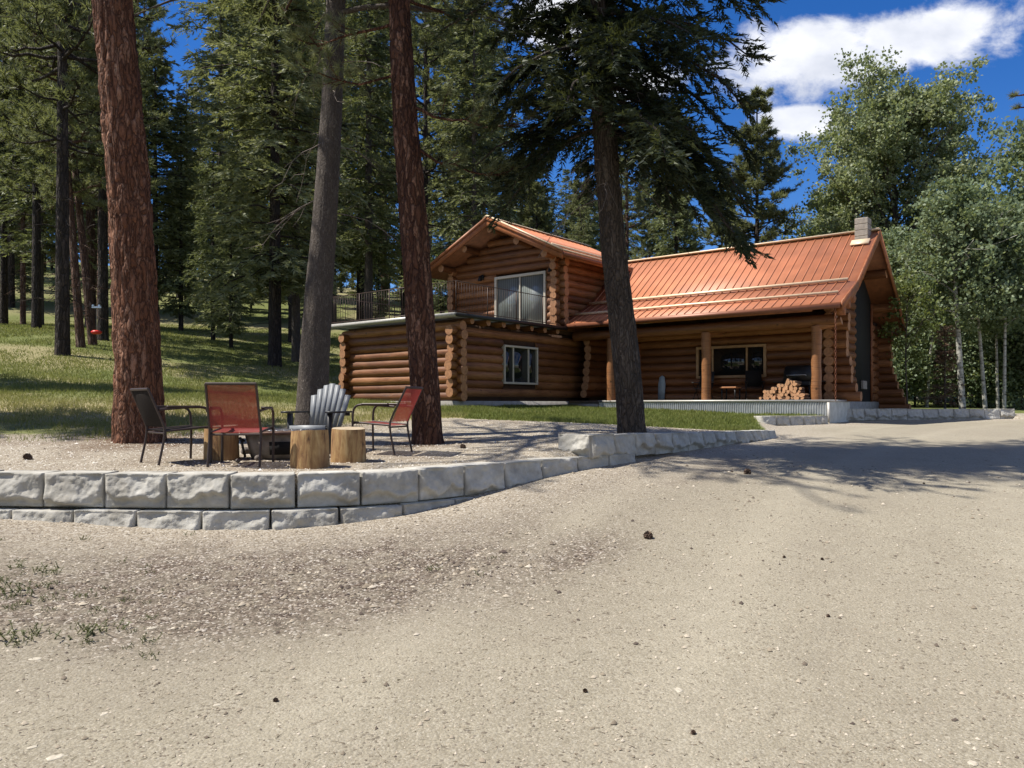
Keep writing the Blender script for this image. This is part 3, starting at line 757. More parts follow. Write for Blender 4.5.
def log_wall(axis, fixed, u0, u1, z0, z1, e0=.34, e1=.34, half=0, openings=(), clip=None, flare0=0, flare1=0, ztop_flare=3.2):
    a = Acc(); i = 0
    z = z0 + LR * .9 + (LS / 2 if half else 0)
    if half:
        pass
    while z < z1:
        lo, hi = u0, u1; E0, E1 = e0, e1
        if clip:
            c = clip(z)
            if c is None: break
            lo, hi = max(u0, c[0]), min(u1, c[1])
            if lo > u0 + 1e-6: E0 = 0
            if hi < u1 - 1e-6: E1 = 0
            if hi - lo < .3: break
        g = rng(int(z * 1000) + int(fixed * 77) + (5 if axis == 'x' else 9))
        f = max(0, (ztop_flare - z) / 1.5) ** 1.7
        A, B = lo - E0 - g.uniform(-.04, .06) - flare0 * f, hi + E1 + g.uniform(-.04, .06) + flare1 * f
        segs = [(A, B)]
        for (q0, q1, y0, y1) in openings:
            if y0 - .05 < z < y1 + .05:
                ns = []
                for s0, s1 in segs:
                    if q0 > s0: ns.append((s0, min(s1, q0)))
                    if q1 < s1: ns.append((max(s0, q1), s1))
                    if q1 <= s0 or q0 >= s1: pass
                segs = [s for s in ns if s[1] - s[0] > .05]
        for s0, s1 in segs:
            if axis == 'x': add_log(a, (s0, fixed, z), (s1, fixed, z), LR)
            else: add_log(a, (fixed, s0, z), (fixed, s1, z), LR)
        z += LS; i += 1
    # dark chinking strip in the wall core so no light passes
    t = .05
    def core(q0, q1, y0, y1):
        if q1 - q0 < .02 or y1 - y0 < .02: return
        if axis == 'x': a.box((q0, fixed - t, y0), (q1, fixed + t, y1), 2)
        else: a.box((fixed - t, q0, y0), (fixed + t, q1, y1), 2)
    if clip is None:
        us = sorted(openings); cur = u0
        for (q0, q1, y0, y1) in us:
            core(cur, q0, z0, z1); core(q0, q1, z0, y0); core(q0, q1, y1, z1); cur = q1
        core(cur, u1, z0, z1)
    return a
LM = [M['log'], M['log_end'], M['chink']]
FL, F2 = 1.70, 4.50
# lower block
hb('foundation', Acc().box((-5.32, -.16, 1.0), (.16, 11.2, FL)).box((.17, 6.0, 1.0), (9.35, 13.2, FL - .02)), M['concrete'])
hb('log_wall', log_wall('x', 0.0, -5.2, 0, FL, 4.28, .32, .32), LM, smooth=True)
W1 = (2.15, 4.05, 2.28, 3.60)
hb('log_wall', log_wall('y', 0.0, 0, 7.6, FL, 4.15, .34, .1, 1, [W1]), LM, smooth=True)
hb('log_wall', log_wall('y', -5.2, 0, 11, FL, 4.15, .34, .3, 1), LM, smooth=True)
# upper storey
GB = 5.6; AP = 8.60; EZ = 7.0; SL = (AP - EZ) / 3.3
D1 = (-2.98, -.48, F2 + .02, 6.6)
hb('log_wall', log_wall('x', GB, -5.2, 0, F2, 9, .34, .34, 0, [D1], clip=lambda z: ((-5.2, 0) if z < 7.05 else ((-2.6 - (AP - z - .25) / SL, -2.6 + (AP - z - .25) / SL) if z < AP - .4 else None))), LM, smooth=True)
hb('wall_core', Acc().box((-5.2, GB + .03, F2), (D1[0], GB + .1, 7.1)).box((D1[1], GB + .03, F2), (0, GB + .1, 7.1)).box((D1[0], GB + .03, D1[3]), (D1[1], GB + .1, 7.1))
   .prism([(-5.2, GB + .03, 7.1), (0, GB + .03, 7.1), (-2.6, GB + .03, AP - .3)], (0, .07, 0)), M['chink'])
hb('log_wall', log_wall('y', 0.0, GB, 11, F2 - .3, 7.05, .36, .3, 1), LM, smooth=True)
hb('log_wall', log_wall('y', -5.2, GB, 11, F2 - .3, 7.05, .36, .3, 1), LM, smooth=True)
hb('log_wall', log_wall('x', 11.0, -5.2, 0, F2, 7.1, .3, .3, 0), LM, smooth=True)
# roofs
def slab(a, p00, p01, p11, p10, th, mat=0, undermat=1):
    P = np.array([p00, p01, p11, p10], float); Q = P - np.array([0, 0, th])
    V = np.concatenate([P, Q])
    a.add(V, [(0, 1, 2, 3)], mat); k = a.n - 8
    a.Fs.append((np.array([(7, 6, 5, 4)]) + k, np.array([undermat]), np.array([.5])))
    a.Fs.append((np.array([(0, 4, 5, 1), (1, 5, 6, 2), (2, 6, 7, 3), (3, 7, 4, 0)]) + k, np.full(4, 2), np.full(4, .5)))
def ribs(a, base0, base1, top0, top1, step=.30, w=.02, h=.028):
    """standing seams running up the slope between the eave line and the top line"""
    b0, b1, t0, t1 = (np.array(q, float) for q in (base0, base1, top0, top1))
    n = int(np.linalg.norm(b1 - b0) / step)
    for i in range(1, n):
        s = i / n; p = b0 + (b1 - b0) * s; q = t0 + (t1 - t0) * s
        up = nrm(np.cross(b1 - b0, t0 - b0)); up = up if up[2] > 0 else -up
        a.bar(p + up * h / 2, q + up * h / 2, w, h, 0, up=tuple(up))
RM = [M['roof'], M['soffit'], M['beam']]
a = Acc(); gf, gb_ = GB - 1.05, 11.6; zt = AP + .12
ez = AP + .12 - 3.45 * SL
slab(a, (-2.6, gf, zt), (-2.6, gb_, zt), (.85, gb_, ez), (.85, gf, ez), .22)
slab(a, (-2.6, gb_, zt), (-2.6, gf, zt), (-6.05, gf, ez), (-6.05, gb_, ez), .22)
ribs(a, (.85, gf, ez), (.85, gb_, ez), (-2.6, gf, zt), (-2.6, gb_, zt))
ribs(a, (-6.05, gf, ez), (-6.05, gb_, ez), (-2.6, gf, zt), (-2.6, gb_, zt))
uroof = hb('roof', a, RM)
a = Acc()
for s_, x1 in ((1, .92), (-1, -6.12)):                 # bargeboards: a deep board and a thinner one above it
    e = AP + .12 - 3.52 * SL
    a.prism([(-2.6, gf - .06, zt + .02), (x1, gf - .06, e + .02), (x1, gf - .06, e - .27), (-2.6, gf - .06, zt - .29)], (0, .055, 0))
    a.prism([(-2.6, gf - .10, zt + .05), (x1, gf - .10, e + .05), (x1, gf - .10, e - .06), (-2.6, gf - .10, zt - .07)], (0, .04, 0))
hb('bargeboard', a, M['beam'], uroof)
e = AP + .12 - 3.52 * SL
hb('rake_sheen', Acc().bar((-2.55, gf - .04, zt + .075), (.92, gf - .04, e + .075), .16, .045), M['roof_pale'], uroof)  # pale strip painting the roof's grazing sky reflection along the right rake
hb('eave_sheen', Acc().bar((.90, gf, e + .07), (.90, gb_, e + .07), .10, .05), M['roof_pale'], uroof)  # the same reflection painted as a pale strip along the eave
hb('ridge_cap', Acc().prism([(-2.78, gf - .1, zt + .0), (-2.6, gf - .1, zt + .09), (-2.42, gf - .1, zt + .0), (-2.6, gf - .1, zt + .06)], (0, gb_ - gf + .1, 0)), M['roof_pale'], uroof)
hb('snow_guard', Acc().bar((.35, gf + .1, ez + .5 * SL + .09), (.35, gb_, ez + .5 * SL + .09), .05, .07), M['roof_pale'], uroof)
hb('gutter', Acc().bar((.93, gf - .02, ez - .1), (.93, gb_, ez - .1), .1, .12), M['gutter'], uroof)
a = Acc()
for x in (-5.2, -3.9, -2.6, -1.3, 0):
    z = AP - abs(x + 2.6) * SL - .26
    add_log(a, (x, gf + .12, z), (x, 9.0, z), .15 if x in (-5.2, 0) else .14)
hb('purlin', a, LM, uroof, True)
# main roof: steep above, flatter over the porch, mirrored at the back
ED, BD, RD, BD2, ED2 = 5.6, 7.27, 9.9, 12.5, 13.6
EZ1, BZ1, RZ1, EZ2 = 4.58, 5.40, 7.42, 4.35
AR = 10.06
a = Acc()
slab(a, (0.1, ED, EZ1), (AR, ED, EZ1), (AR, BD, BZ1), (0.1, BD, BZ1), .16)
slab(a, (0.1, BD, BZ1), (AR, BD, BZ1), (AR, RD, RZ1), (0.1, RD, RZ1), .16)
slab(a, (AR, ED2, EZ2), (0.1, ED2, EZ2), (0.1, BD2, BZ1), (AR, BD2, BZ1), .16)
slab(a, (AR, BD2, BZ1), (0.1, BD2, BZ1), (0.1, RD, RZ1), (AR, RD, RZ1), .16)
ribs(a, (0.1, ED, EZ1), (AR, ED, EZ1), (0.1, BD, BZ1), (AR, BD, BZ1), .29)
ribs(a, (0.1, BD, BZ1), (AR, BD, BZ1), (0.1, RD, RZ1), (AR, RD, RZ1), .29)
# thin fascia where the porch roof begins left of the upper wall
mroof = hb('roof', a, RM)
hb('ridge_cap', Acc().bar((0.1, RD, RZ1 + .04), (AR + .03, RD, RZ1 + .04), .26, .06), M['roof_pale'], mroof)
hb('snow_guard', Acc().bar((0.3, BD - .04, BZ1 + .08), (AR - .25, BD - .04, BZ1 + .08), .06, .09), M['roof_pale'], mroof)
zz = EZ1 + .62 / 1.67 * .82
hb('snow_guard', Acc().bar((0.3, ED + .62, zz + .085), (AR - .25, ED + .62, zz + .085), .06, .08), M['roof_pale'], mroof)
hb('gutter', Acc().bar((0.3, ED - .05, EZ1 - .1), (AR, ED - .05, EZ1 - .1), .1, .14), M['gutter'], mroof)
a = Acc()
prof = [(ED, EZ1), (BD, BZ1), (RD, RZ1), (BD2, BZ1), (ED2, EZ2)]
for (b0, z0), (b1, z1) in zip(prof[:-1], prof[1:]):
    a.prism([(AR + .005, b0, z0 + .03), (AR + .005, b1, z1 + .03), (AR + .005, b1, z1 - .27), (AR + .005, b0, z0 - .27)], (.05, 0, 0))
hb('bargeboard', a, M['beam'], mroof)
a = Acc()                                             # stepped brackets under the rake
for b0, z0 in ((ED + .5, EZ1 + .02), (ED + 1.0, EZ1 + .27), (ED + 1.5, EZ1 + .5)):
    a.box((AR - .3, b0 - .1, z0 - .35), (AR - .02, b0 + .1, z0 - .05))
hb('bracket', a, M['beam'], mroof)
a = Acc()
for b0, z0 in ((BD + .05, BZ1 - .27), (8.6, 6.42 - .3), (RD, RZ1 - .38), (11.2, 6.42 - .27), (BD2 + .1, BZ1 - .3), (13.3, EZ2 - .1)):
    add_log(a, (.3, b0, z0), (AR - .06, b0, z0), .16)
hb('purlin', a, LM, mroof, True)
# chimney
a = Acc()
for i in range(4):
    a.box((9.44, RD - .56, 7.0 + i * .2), (9.86, RD - .12, 7.19 + i * .2), 0, bev=.012)
    a.box((9.46, RD - .54, 7.185 + i * .2), (9.84, RD - .14, 7.205 + i * .2), 0)
chim = hb('chimney', a, M['chimney'], mroof)
hb('flashing', Acc().prism([(9.36, RD - .8, 6.86), (9.94, RD - .8, 6.86), (9.94, RD - .57, 7.05), (9.36, RD - .57, 7.05)], (0, -.02, .03)), M['roof_pale'], chim)
# main walls
PW = (4.6, 7.12, 2.50, 3.62)
DOOR = (1.42, 2.22, FL, 3.75)
hb('log_wall', log_wall('x', 7.7, .5, 9.2, FL, 4.6, .2, .5, 0, [PW, DOOR], flare1=.42), LM, smooth=True)
hb('log_wall', log_wall('y', 9.2, 7.7, 9.9, FL - .4, 7.2, .35, 0, 1, clip=lambda z: ((7.7, 9.9) if z < 5.2 else ((7.27 + (z - 5.15) / .768 + .15, 9.9) if z < 6.6 else None))), LM, smooth=True)
hb('log_wall', log_wall('x', 13.0, .5, 9.2, FL - .4, 4.4, .2, .55, 0, flare1=.5), LM, smooth=True)
hb('log_wall', log_wall('y', 9.2, 12.3, 13.0, FL - .4, 4.6, 0, .35, 1), LM, smooth=True)
hb('log_wall', log_wall('y', .75, 6.55, 7.7, FL, 4.2, .18, .2, 1, flare0=.35), LM, smooth=True)
gp = Acc().prism([(9.15, 9.9, 1.35), (9.15, 12.3, 1.35), (9.15, 12.3, 5.35), (9.15, 9.95, 7.1)], (.06, 0, 0))
gpo = hb('gable_panel', gp, M['green_panel'])
hb('trim', Acc().box((9.215, 9.85, 1.35), (9.27, 9.99, 7.0)).box((9.215, 12.22, 1.35), (9.27, 12.36, 5.25)), M['beam'], gpo)
hb('utility_box', Acc().box((9.22, 10.9, 2.12), (9.33, 11.35, 2.42), bev=.02), M['chimney'], gpo)
# windows
def window(name, axis, fixed, out, u0, u1, z0, z1, splits, fm, gm, fw=.07, rec=.02):
    """frame > panes; out = direction the window faces along the wall normal"""
    a = Acc(); f0, f1 = sorted((fixed + out * .06, fixed + out * .20))
    def bx(acc, q0, q1, y0, y1, c0, c1):
        if axis == 'x': acc.box((q0, c0, y0), (q1, c1, y1), bev=.006)
        else: acc.box((c0, q0, y0), (c1, q1, y1), bev=.006)
    bx(a, u0, u1, z1 - fw, z1, f0, f1); bx(a, u0, u1, z0, z0 + fw, f0, f1)
    bx(a, u0, u0 + fw, z0 + fw + .001, z1 - fw - .001, f0, f1); bx(a, u1 - fw, u1, z0 + fw + .001, z1 - fw - .001, f0, f1)
    us = [u0 + fw] + [u0 + (u1 - u0) * s for s in splits] + [u1 - fw]
    g0, g1 = sorted((fixed + out * .10, fixed + out * .17))
    for u in us[1:-1]: bx(a, u - .03, u + .03, z0 + fw + .001, z1 - fw - .001, g0, g1)
    fr = hb(name, a, fm)
    for p, q in zip(us[:-1], us[1:]):
        g = Acc(); c0, c1 = sorted((fixed + out * .11, fixed + out * .125))
        if axis == 'x': g.box((p + .005, c0, z0 + fw), (q - .005, c1, z1 - fw))
        else: g.box((c0, p + .005, z0 + fw), (c1, q - .005, z1 - fw))
        hb('pane', g, gm, fr)
    return fr
window('window', 'y', 0.0, 1, W1[0], W1[1], W1[2], W1[3], (.28, .73), M['white_frame'], M['glass'])
window('window', 'x', 7.7, -1, PW[0], PW[1], PW[2], PW[3], (.24, .73), M['tan_frame'], M['glass'], .09)
sd_ = window('sliding_door', 'x', GB, -1, D1[0], D1[1], D1[2], D1[3], (.5,), M['white_frame'], M['blind_glass'], .1)
dr = hb('door', Acc().box((DOOR[0], 7.56, DOOR[2]), (DOOR[1], 7.62, DOOR[3]), bev=.01), M['gutter'])
hb('door_frame', Acc().box((DOOR[0] - .12, 7.5, FL), (DOOR[0], 7.66, 3.85)).box((DOOR[1], 7.5, FL), (DOOR[1] + .12, 7.66, 3.85)).box((DOOR[0], 7.5, 3.75), (DOOR[1], 7.66, 3.85)), M['beam'], dr)
hb('handle', Acc().tube([(DOOR[1] - .1, 7.56, 2.7), (DOOR[1] - .1, 7.50, 2.7), (DOOR[1] - .2, 7.50, 2.7)], .012, 6), M['chrome'], dr)
for x in (-3.6, -.15):
    l = hb('wall_lamp', Acc().box((x - .05, GB - .24, 6.55), (x + .05, GB - .14, 6.75)).tube([(x, GB - .24, 6.7), (x, GB - .34, 6.66), (x, GB - .36, 6.5)], [.03, .06, .09], 8), M['black_metal'])
# roof deck over the lower block
rd = hb('roof_deck', Acc().box((-5.78, -.50, 4.36), (.44, GB - .1, 4.42)), M['deck_metal'])
hb('deck_fascia', Acc().box((-5.80, -.53, 4.325), (.40, -.502, 4.435)), M['deck_metal'], rd)
hb('deck_fascia', Acc().box((.442, -.53, 4.30), (.47, GB - .1, 4.435)), M['black_metal'], rd)
a = Acc()
for k in range(7): add_log(a, (-.8, .35 + k * .78, 4.24), (.36, .35 + k * .78, 4.24), .105)
hb('joist', a, LM, rd, True)
a = Acc()
z0, z1 = 4.5, 5.42
def rail(p, q):
    p = np.array(p, float); q = np.array(q, float); L = np.linalg.norm(q - p); n = int(L / .125)
    for z in (z0, z1): a.bar((*p, z), (*q, z), .022, .022)
    for i in range(n + 1):
        c = p + (q - p) * i / n; big = i % 12 == 0
        w = .028 if big else .008
        a.bar((*c, 4.42 if big else z0), (*c, z1), w, w)
rail((-5.7, -.42), (.36, -.42)); rail((.36, -.42), (.36, GB - .5)); rail((-5.7, -.42), (-5.7, GB - .2))
hb('railing', a, M['rail_iron'])
# porch
dk = hb('porch_deck', Acc().box((.2, 5.95, 1.655), (9.62, 7.6, 1.72)), M['deck_board'])
def corrug(p, q, z0, z1, amp=.014, pitch=.076):
    p = np.array(p, float); q = np.array(q, float); L = np.linalg.norm(q - p); d = (q - p) / L; nn = np.array([d[1], -d[0]])
    n = int(L / pitch * 8); t = np.linspace(0, L, n + 1)
    o = amp * np.sin(t / pitch * 2 * math.pi)
    P = p + np.outer(t, d) + np.outer(o, nn)
    V = np.concatenate([np.c_[P, np.full(n + 1, z0)], np.c_[P, np.full(n + 1, z1)]])
    i = np.arange(n)
    return V, np.stack([i, i + 1, i + n + 2, i + n + 1], -1)
a = Acc()
a.add(*corrug((1.55, 5.93), (9.62, 5.93), .85, 1.66)); a.add(*corrug((9.64, 5.93), (9.64, 8.0), .85, 1.66))
hb('skirt', a, M['corrugated'], dk, True)
hb('skirt_cap', Acc().box((1.52, 5.90, 1.663), (9.68, 5.95, 1.73)).box((9.63, 5.952, 1.663), (9.68, 8.0, 1.73)).box((9.58, 5.905, .85), (9.66, 5.925, 1.66)), M['deck_metal'], dk)
hb('step', Acc().box((.75, 5.75, 1.45), (1.5, 6.2, 1.60)), M['concrete'], dk)
for x in (1.9, 5.59, 9.18):
    a = Acc(); add_log(a, (x, 6.2, 1.72), (x, 6.2, 3.98), .155, .8)
    hb('porch_post', a, LM, None, True)
a = Acc(); add_log(a, (.3, 6.2, 4.13), (9.75, 6.2, 4.13), .175)
for x in (1.9, 5.59, 9.18): add_log(a, (x, 6.27, 4.02), (x, 7.6, 4.16), .15)
add_log(a, (9.18, 6.2, 3.95), (9.9, 6.25, 4.1), .13)
hb('porch_beam', a, LM, None, True)
hb('soffit', Acc().box((.2, ED + .1, 4.38), (9.2, ED + .13, 4.48)), M['beam'])
a = Acc()
for i in range(34):
    z = 4.45 - i * .082
    th = (i % 2) * math.pi / 2
    pts = [(9.93 + .022 * math.cos(t) * math.cos(th), ED - .05 + .022 * math.cos(t) * math.sin(th), z + .05 * math.sin(t)) for t in np.linspace(0, 2 * math.pi, 9)]
    a.tube(pts, .008, 4, cap=False)
hb('rain_chain', a, M['gutter'])

# ------------------------------------------------------------------ furniture on the porch and firewood
def hw(a_, b_, z=1.722):
    p = Cc + a_ * rv + b_ * bv
    return (p[0], p[1], z)
# split firewood, piled
g = rng(55)
def wood_piece(seed):
    g = rng(seed); r = g.uniform(.055, .085); L = g.uniform(.36, .44); a = Acc()
    k = g.integers(0, 3)
    if k == 0: ang = np.linspace(0, 2 * math.pi, 11)[:-1]; prof = [(r * .8 * math.cos(t), r * .8 * math.sin(t)) for t in ang]; bark = [True] * 10
    else:
        arc = np.linspace(-.9, .9, 5) if k == 1 else np.linspace(-1.3, 1.3, 6)
        prof = [(-r * .6, 0)] + [(r * 1.5 * math.cos(t) - r * .6, r * 1.5 * math.sin(t)) for t in arc]; bark = [False] + [True] * (len(arc) - 1) + [False]
    n = len(prof)
    P0 = np.array([(-L / 2, x, y) for x, y in prof]); P1 = P0 + np.array([L, 0, 0]); P1[:, 1:] *= g.uniform(.9, 1.1)
    a.add(np.concatenate([P0, P1]), [(i, (i + 1) % n, n + (i + 1) % n, n + i) for i in range(n)], [0 if b_ else 1 for b_ in bark])
    a.add(P0, np.arange(n)[::-1], 1); a.add(P1, np.arange(n), 1)
    return mesh_of('firewood', a, [M['firewood_bark'], M['firewood_face']])
wood = [wood_piece(900 + i) for i in range(8)]
row_w = [12, 11, 10, 8, 5, 3]
zz = 1.722 + .065
cnt = 0
for row, n in enumerate(row_w):
    for i in range(n):
        x0 = 7.45 + .06 * row + (0.03 if row % 2 else 0) + (.16 * (row - 2) if row > 2 else 0)
        frac = i / max(1, n)
        a_ = x0 + i * .122
        o = bpy.data.objects.new('firewood', wood[cnt % 8]); COL.objects.link(o)
        p = hw(a_ + g.uniform(-.015, .015), 6.33 + g.uniform(-.05, .03) + .02 * row, zz + row * .099 + g.uniform(-.008, .008))
        o.location = p
        o.rotation_euler = (g.uniform(0, 6.28), 0, RZ + math.pi / 2 + g.normal(0, .09)); o.rotation_mode = 'XYZ'
        tag(o, 'split firewood log lying in the porch pile beside the right post', 'firewood', 'split firewood logs in the porch pile'); cnt += 1
# kettle style grill with domed hood
gr = thing('barbecue_grill', 'black hooded barbecue behind the firewood pile on the porch', 'grill', hw(8.35, 7.15), RZ)
a = Acc(); n = 14
for i in range(n):
    pass
prof = [(-.28, .62), (-.26, .86), (-.14, 1.06), (0, 1.12), (.14, 1.08), (.25, .9), (.28, .62)]
a.prism([(-.42, y, z) for y, z in prof], (.84, 0, 0)); build('hood', a, M['black_metal'], gr)
build('firebox', Acc().box((-.42, -.27, .45), (.42, .27, .615), bev=.03), M['black_metal'], gr)
build('handle', Acc().tube([(-.3, -.27, .78), (-.3, -.34, .8), (.3, -.34, .8), (.3, -.27, .78)], .014, 6), M['chrome'], gr)
build('side_shelf', Acc().box((-.78, -.24, .58), (-.43, .24, .61), bev=.008), M['black_metal'], gr)
build('side_shelf', Acc().box((.43, -.24, .58), (.78, .24, .61), bev=.008), M['black_metal'], gr)
for sx in (-.38, .38):
    for sy in (-.22, .22): build('leg', Acc().box((sx - .02, sy - .02, 0), (sx + .02, sy + .02, .449)), M['black_metal'], gr)
bd = thing('leaning_board', 'pale blue narrow board leaning on the porch wall behind the fir trunk', 'board', hw(3.25, 7.45), RZ)
build('board_face', Acc().prism([(-.13, 0, .0), (.13, 0, .0), (.14, .05, .6), (.10, .07, .86), (0, .075, .92), (-.10, .07, .86), (-.14, .05, .6)], (0, .025, 0)), M['pale_blue'], bd)

def fold_chair(label, loc, rz, fabric, light_arm=False):
    t = thing('porch_chair', label, 'chair', loc, rz)
    fr = M['black_metal']
    for sx in (-.27, .27):
        build('leg', Acc().tube([(sx, .24, 0), (sx, -.1, .42), (sx, -.22, .62)], .014, 6), fr, t)
        build('leg', Acc().tube([(sx, -.26, 0), (sx, .05, .42), (sx, .25, .60)], .014, 6), fr, t)
        build('armrest', Acc().box((sx - .03, -.26, .61), (sx + .03, .28, .635), bev=.008), M['chrome'] if light_arm else fr, t)
    build('seat', Acc().box((-.26, -.22, .40), (.26, .24, .425), bev=.01), fabric, t)
    build('backrest', Acc().prism([(-.26, -.20, .45), (.26, -.20, .45), (.26, -.36, 1.0), (-.26, -.36, 1.0)], (0, -.02, 0)), fabric, t)
    return t
fold_chair('black porch chair with pale armrests behind the middle porch post', hw(5.15, 6.9), RZ + math.pi, M['black_resin'], True)
fold_chair('dark porch chair beside the small orange-topped table under the window', hw(6.95, 6.95), RZ + math.pi + .5, M['dark_sling'])
t = thing('side_table', 'small side table with orange-brown top on the porch under the window', 'table', hw(6.25, 6.65), RZ)
build('tabletop', Acc().box((-.28, -.24, .40), (.28, .24, .45), bev=.01), M['orange_board'], t)
for sx in (-.23, .23):
    for sy in (-.19, .19): build('leg', Acc().box((sx - .02, sy - .02, 0), (sx + .02, sy + .02, .399)), M['black_metal'], t)

# ------------------------------------------------------------------ fire pit circle
def on(px, Y, dz=0.0):
    x = (px - 512) / F * Y
    return (x, Y, gz(x, Y) + dz)
def arc(pts, n=6):
    """round a polyline's corners (Chaikin)"""
    P = np.array(pts, float)
    for _ in range(2):
        Q = [P[0]]
        for p, q in zip(P[:-1], P[1:]): Q += [p * .75 + q * .25, p * .25 + q * .75]
        Q.append(P[-1]); P = np.array(Q)
    return P
def sling_chair(label, loc, rz, fabric, tall=.93, lean=.22, arm_drop=True):
    t = thing('patio_chair', label, 'chair', loc, rz)
    fr = M['brown_frame']
    for sx in (-1, 1):
        x = .285 * sx
        build('back_frame', Acc().tube(arc([(x, -.30, 0), (x, -.22, .38), (x * .98, -.26, .5), (x * .96, -.26 - lean, tall)]), .0145, 8), fr, t, True)
        build('armrest', Acc().tube(arc([(x * 1.05, .29, 0), (x * 1.05, .30, .5), (x * 1.06, .27, .64), (x * 1.06, .12, .665), (x * 1.02, -.30, .63)]), .0155, 8), fr, t, True)
        build('arm_pad', Acc().box((x * 1.06 - .026, -.22, .652), (x * 1.06 + .026, .16, .676), bev=.008), fr, t)
        build('seat_rail', Acc().tube([(x * .97, -.23, .385), (x * .97, .29, .425)], .013, 8), fr, t, True)
    build('crossbar', Acc().tube([(-.285, .285, .41), (.285, .285, .41)], .012, 8).tube([(-.28, -.22, .36), (.28, -.22, .36)], .012, 8), fr, t)
    def sheet(P0, P1, sag, sd):
        m = 10; a = Acc(); V = []
        for s in np.linspace(0, 1, m):
            for u in np.linspace(-1, 1, 7):
                p = np.array(P0) * (1 - s) + np.array(P1) * s
                off = np.array(sd) * sag * (1 - u * u) * math.sin(math.pi * s) ** .7
                V.append((u * .268 + 0, p[1] + off[1], p[2] + off[2]))
        i = np.arange(m - 1)[:, None] * 7 + np.arange(6)[None]
        return a.add(V, np.stack([i, i + 1, i + 8, i + 7], -1).reshape(-1, 4))
    build('seat', sheet((0, -.22, .385), (0, .28, .425), -.03, (0, 0, 1)), fabric, t, True)
    build('backrest', sheet((0, -.245, .43), (0, -.255 - lean, tall - .015), -.03, (0, 1, 0)), fabric, t, True)
    build('top_rail', Acc().tube([(-.275, -.26 - lean, tall), (.275, -.26 - lean, tall)], .016, 8), fr, t, True)
    return t
# local +y is the chair's front; rz turns it
sling_chair('red sling patio chair seen from behind beside the fire pit', on(241, 9.05), math.radians(4), M['red_sling'], .93, .15)
sling_chair('dark brown sling patio chair under the big red pine trunk', on(176, 9.2), -math.radians(46), M['dark_sling'], .86, .15)
sling_chair('red sling patio chair seen side-on against the middle pine trunk', on(383, 10.5), math.radians(74), M['red_sling'], .88, .2)
# adirondack chair
t = thing('adirondack_chair', 'grey slatted adirondack chair with black arms behind the stumps', 'chair', on(319, 10.75), math.pi - math.radians(10))
w_ = .066
for i in range(7):
    u = (i - 3)
    hgt = 1.0 - .016 * u * u
    x0, x1 = u * .071, u * .092
    build('back_slat', Acc().prism([(x0 - .030, -.18, .27), (x0 + .030, -.18, .27), (x1 + .0445, -.18 - .3 * (hgt - .27) / .7, hgt - .012 * abs(u + .5)), (x1 - .0445, -.18 - .3 * (hgt - .27) / .7, hgt - .012 * abs(u - .5))], (0, -.02, .006)), M['grey_slat'], t)
build('seat', Acc().bar((-.25, .34, .375), (.25, .34, .375), .10, .025).bar((-.25, .23, .352), (.25, .23, .352), .10, .02).bar((-.25, .12, .33), (.25, .12, .33), .10, .02).bar((-.25, .01, .308), (.25, .01, .308), .10, .02).bar((-.25, -.1, .285), (.25, -.1, .285), .10, .02), M['pale_slat'], t)
build('seat_apron', Acc().box((-.27, .385, .27), (.27, .41, .385)), M['grey_slat'], t)
for sx in (-1, 1):
    build('armrest', Acc().prism([(sx * .27, .42, .56), (sx * .40, .42, .56), (sx * .37, -.38, .56), (sx * .31, -.38, .56)][::sx], (0, 0, .026)), M['black_resin'], t)
    build('leg', Acc().box((min(sx * .285, sx * .325), .26, 0), (max(sx * .285, sx * .325), .37, .558)), M['black_resin'], t)
    build('leg', Acc().prism([(sx * .28, .36, .24), (sx * .28, .36, .36), (sx * .28, -.42, .10), (sx * .28, -.42, 0), (sx * .28, -.30, 0)], (-sx * .03, 0, 0)), M['black_resin'], t)
build('back_brace', Acc().bar((-.33, -.375, .545), (.33, -.375, .545), .03, .06).bar((-.2, -.475, .78), (.2, -.475, .78), .02, .05), M['black_resin'], t)
t.scale = (.93, .93, .95)
# stumps
def stump(label, loc, r, h, seed, rz=0.0):
    g = rng(seed); n, m = 40, 9
    th = np.arange(n) / n * 2 * math.pi; z = np.linspace(0, 1, m)
    T, Z = np.meshgrid(th, z)
    rr = r * (1 + .05 * np.sin(2 * T + seed) + .035 * np.sin(3 * T + seed * 2) + .05 * (fbm(np.cos(T) * 2 + seed, np.sin(T) * 2, Z * .7, 3) - .5)) * (1.04 - .06 * Z)
    rr = rr * np.where(Z > .97, .975, 1)
    V = np.stack([rr * np.cos(T), rr * np.sin(T), Z * h + .012 * np.sin(T + seed) * Z], -1).reshape(-1, 3)
    i = np.arange(m - 1)[:, None] * n; j = np.arange(n)[None]; j2 = (j + 1) % n
    root = thing('stump', label, 'stump', loc, rz, 'cut log stumps round the fire pit')
    a = Acc().add(V, np.stack([i + j, i + j2, i + n + j2, i + n + j], -1).reshape(-1, 4)); a.add(V[:n], np.arange(n)[::-1])
    build('bark_side', a, M['stump'], root, True)
    a = Acc(); top = V[-n:] + np.array([0, 0, .001]); c = top.mean(0)
    a.add(np.concatenate([top, [c]]), [(k, (k + 1) % n, n) for k in range(n)])
    build('cut_top', a, M['stump_top'], root)
    return root
stump('pale yellow log stump with a diagonal crack, nearest the stone wall', on(310.5, 8.85, -.02), .205, .43, 3, .6)
stump('brown-streaked log stump beside the pale cracked stump, in front of the adirondack chair', on(349, 9.5, -.02), .215, .42, 8, 2.0)
stump('log stump half hidden behind the red chair back', on(222, 9.65, -.02), .21, .43, 5, 4.1)
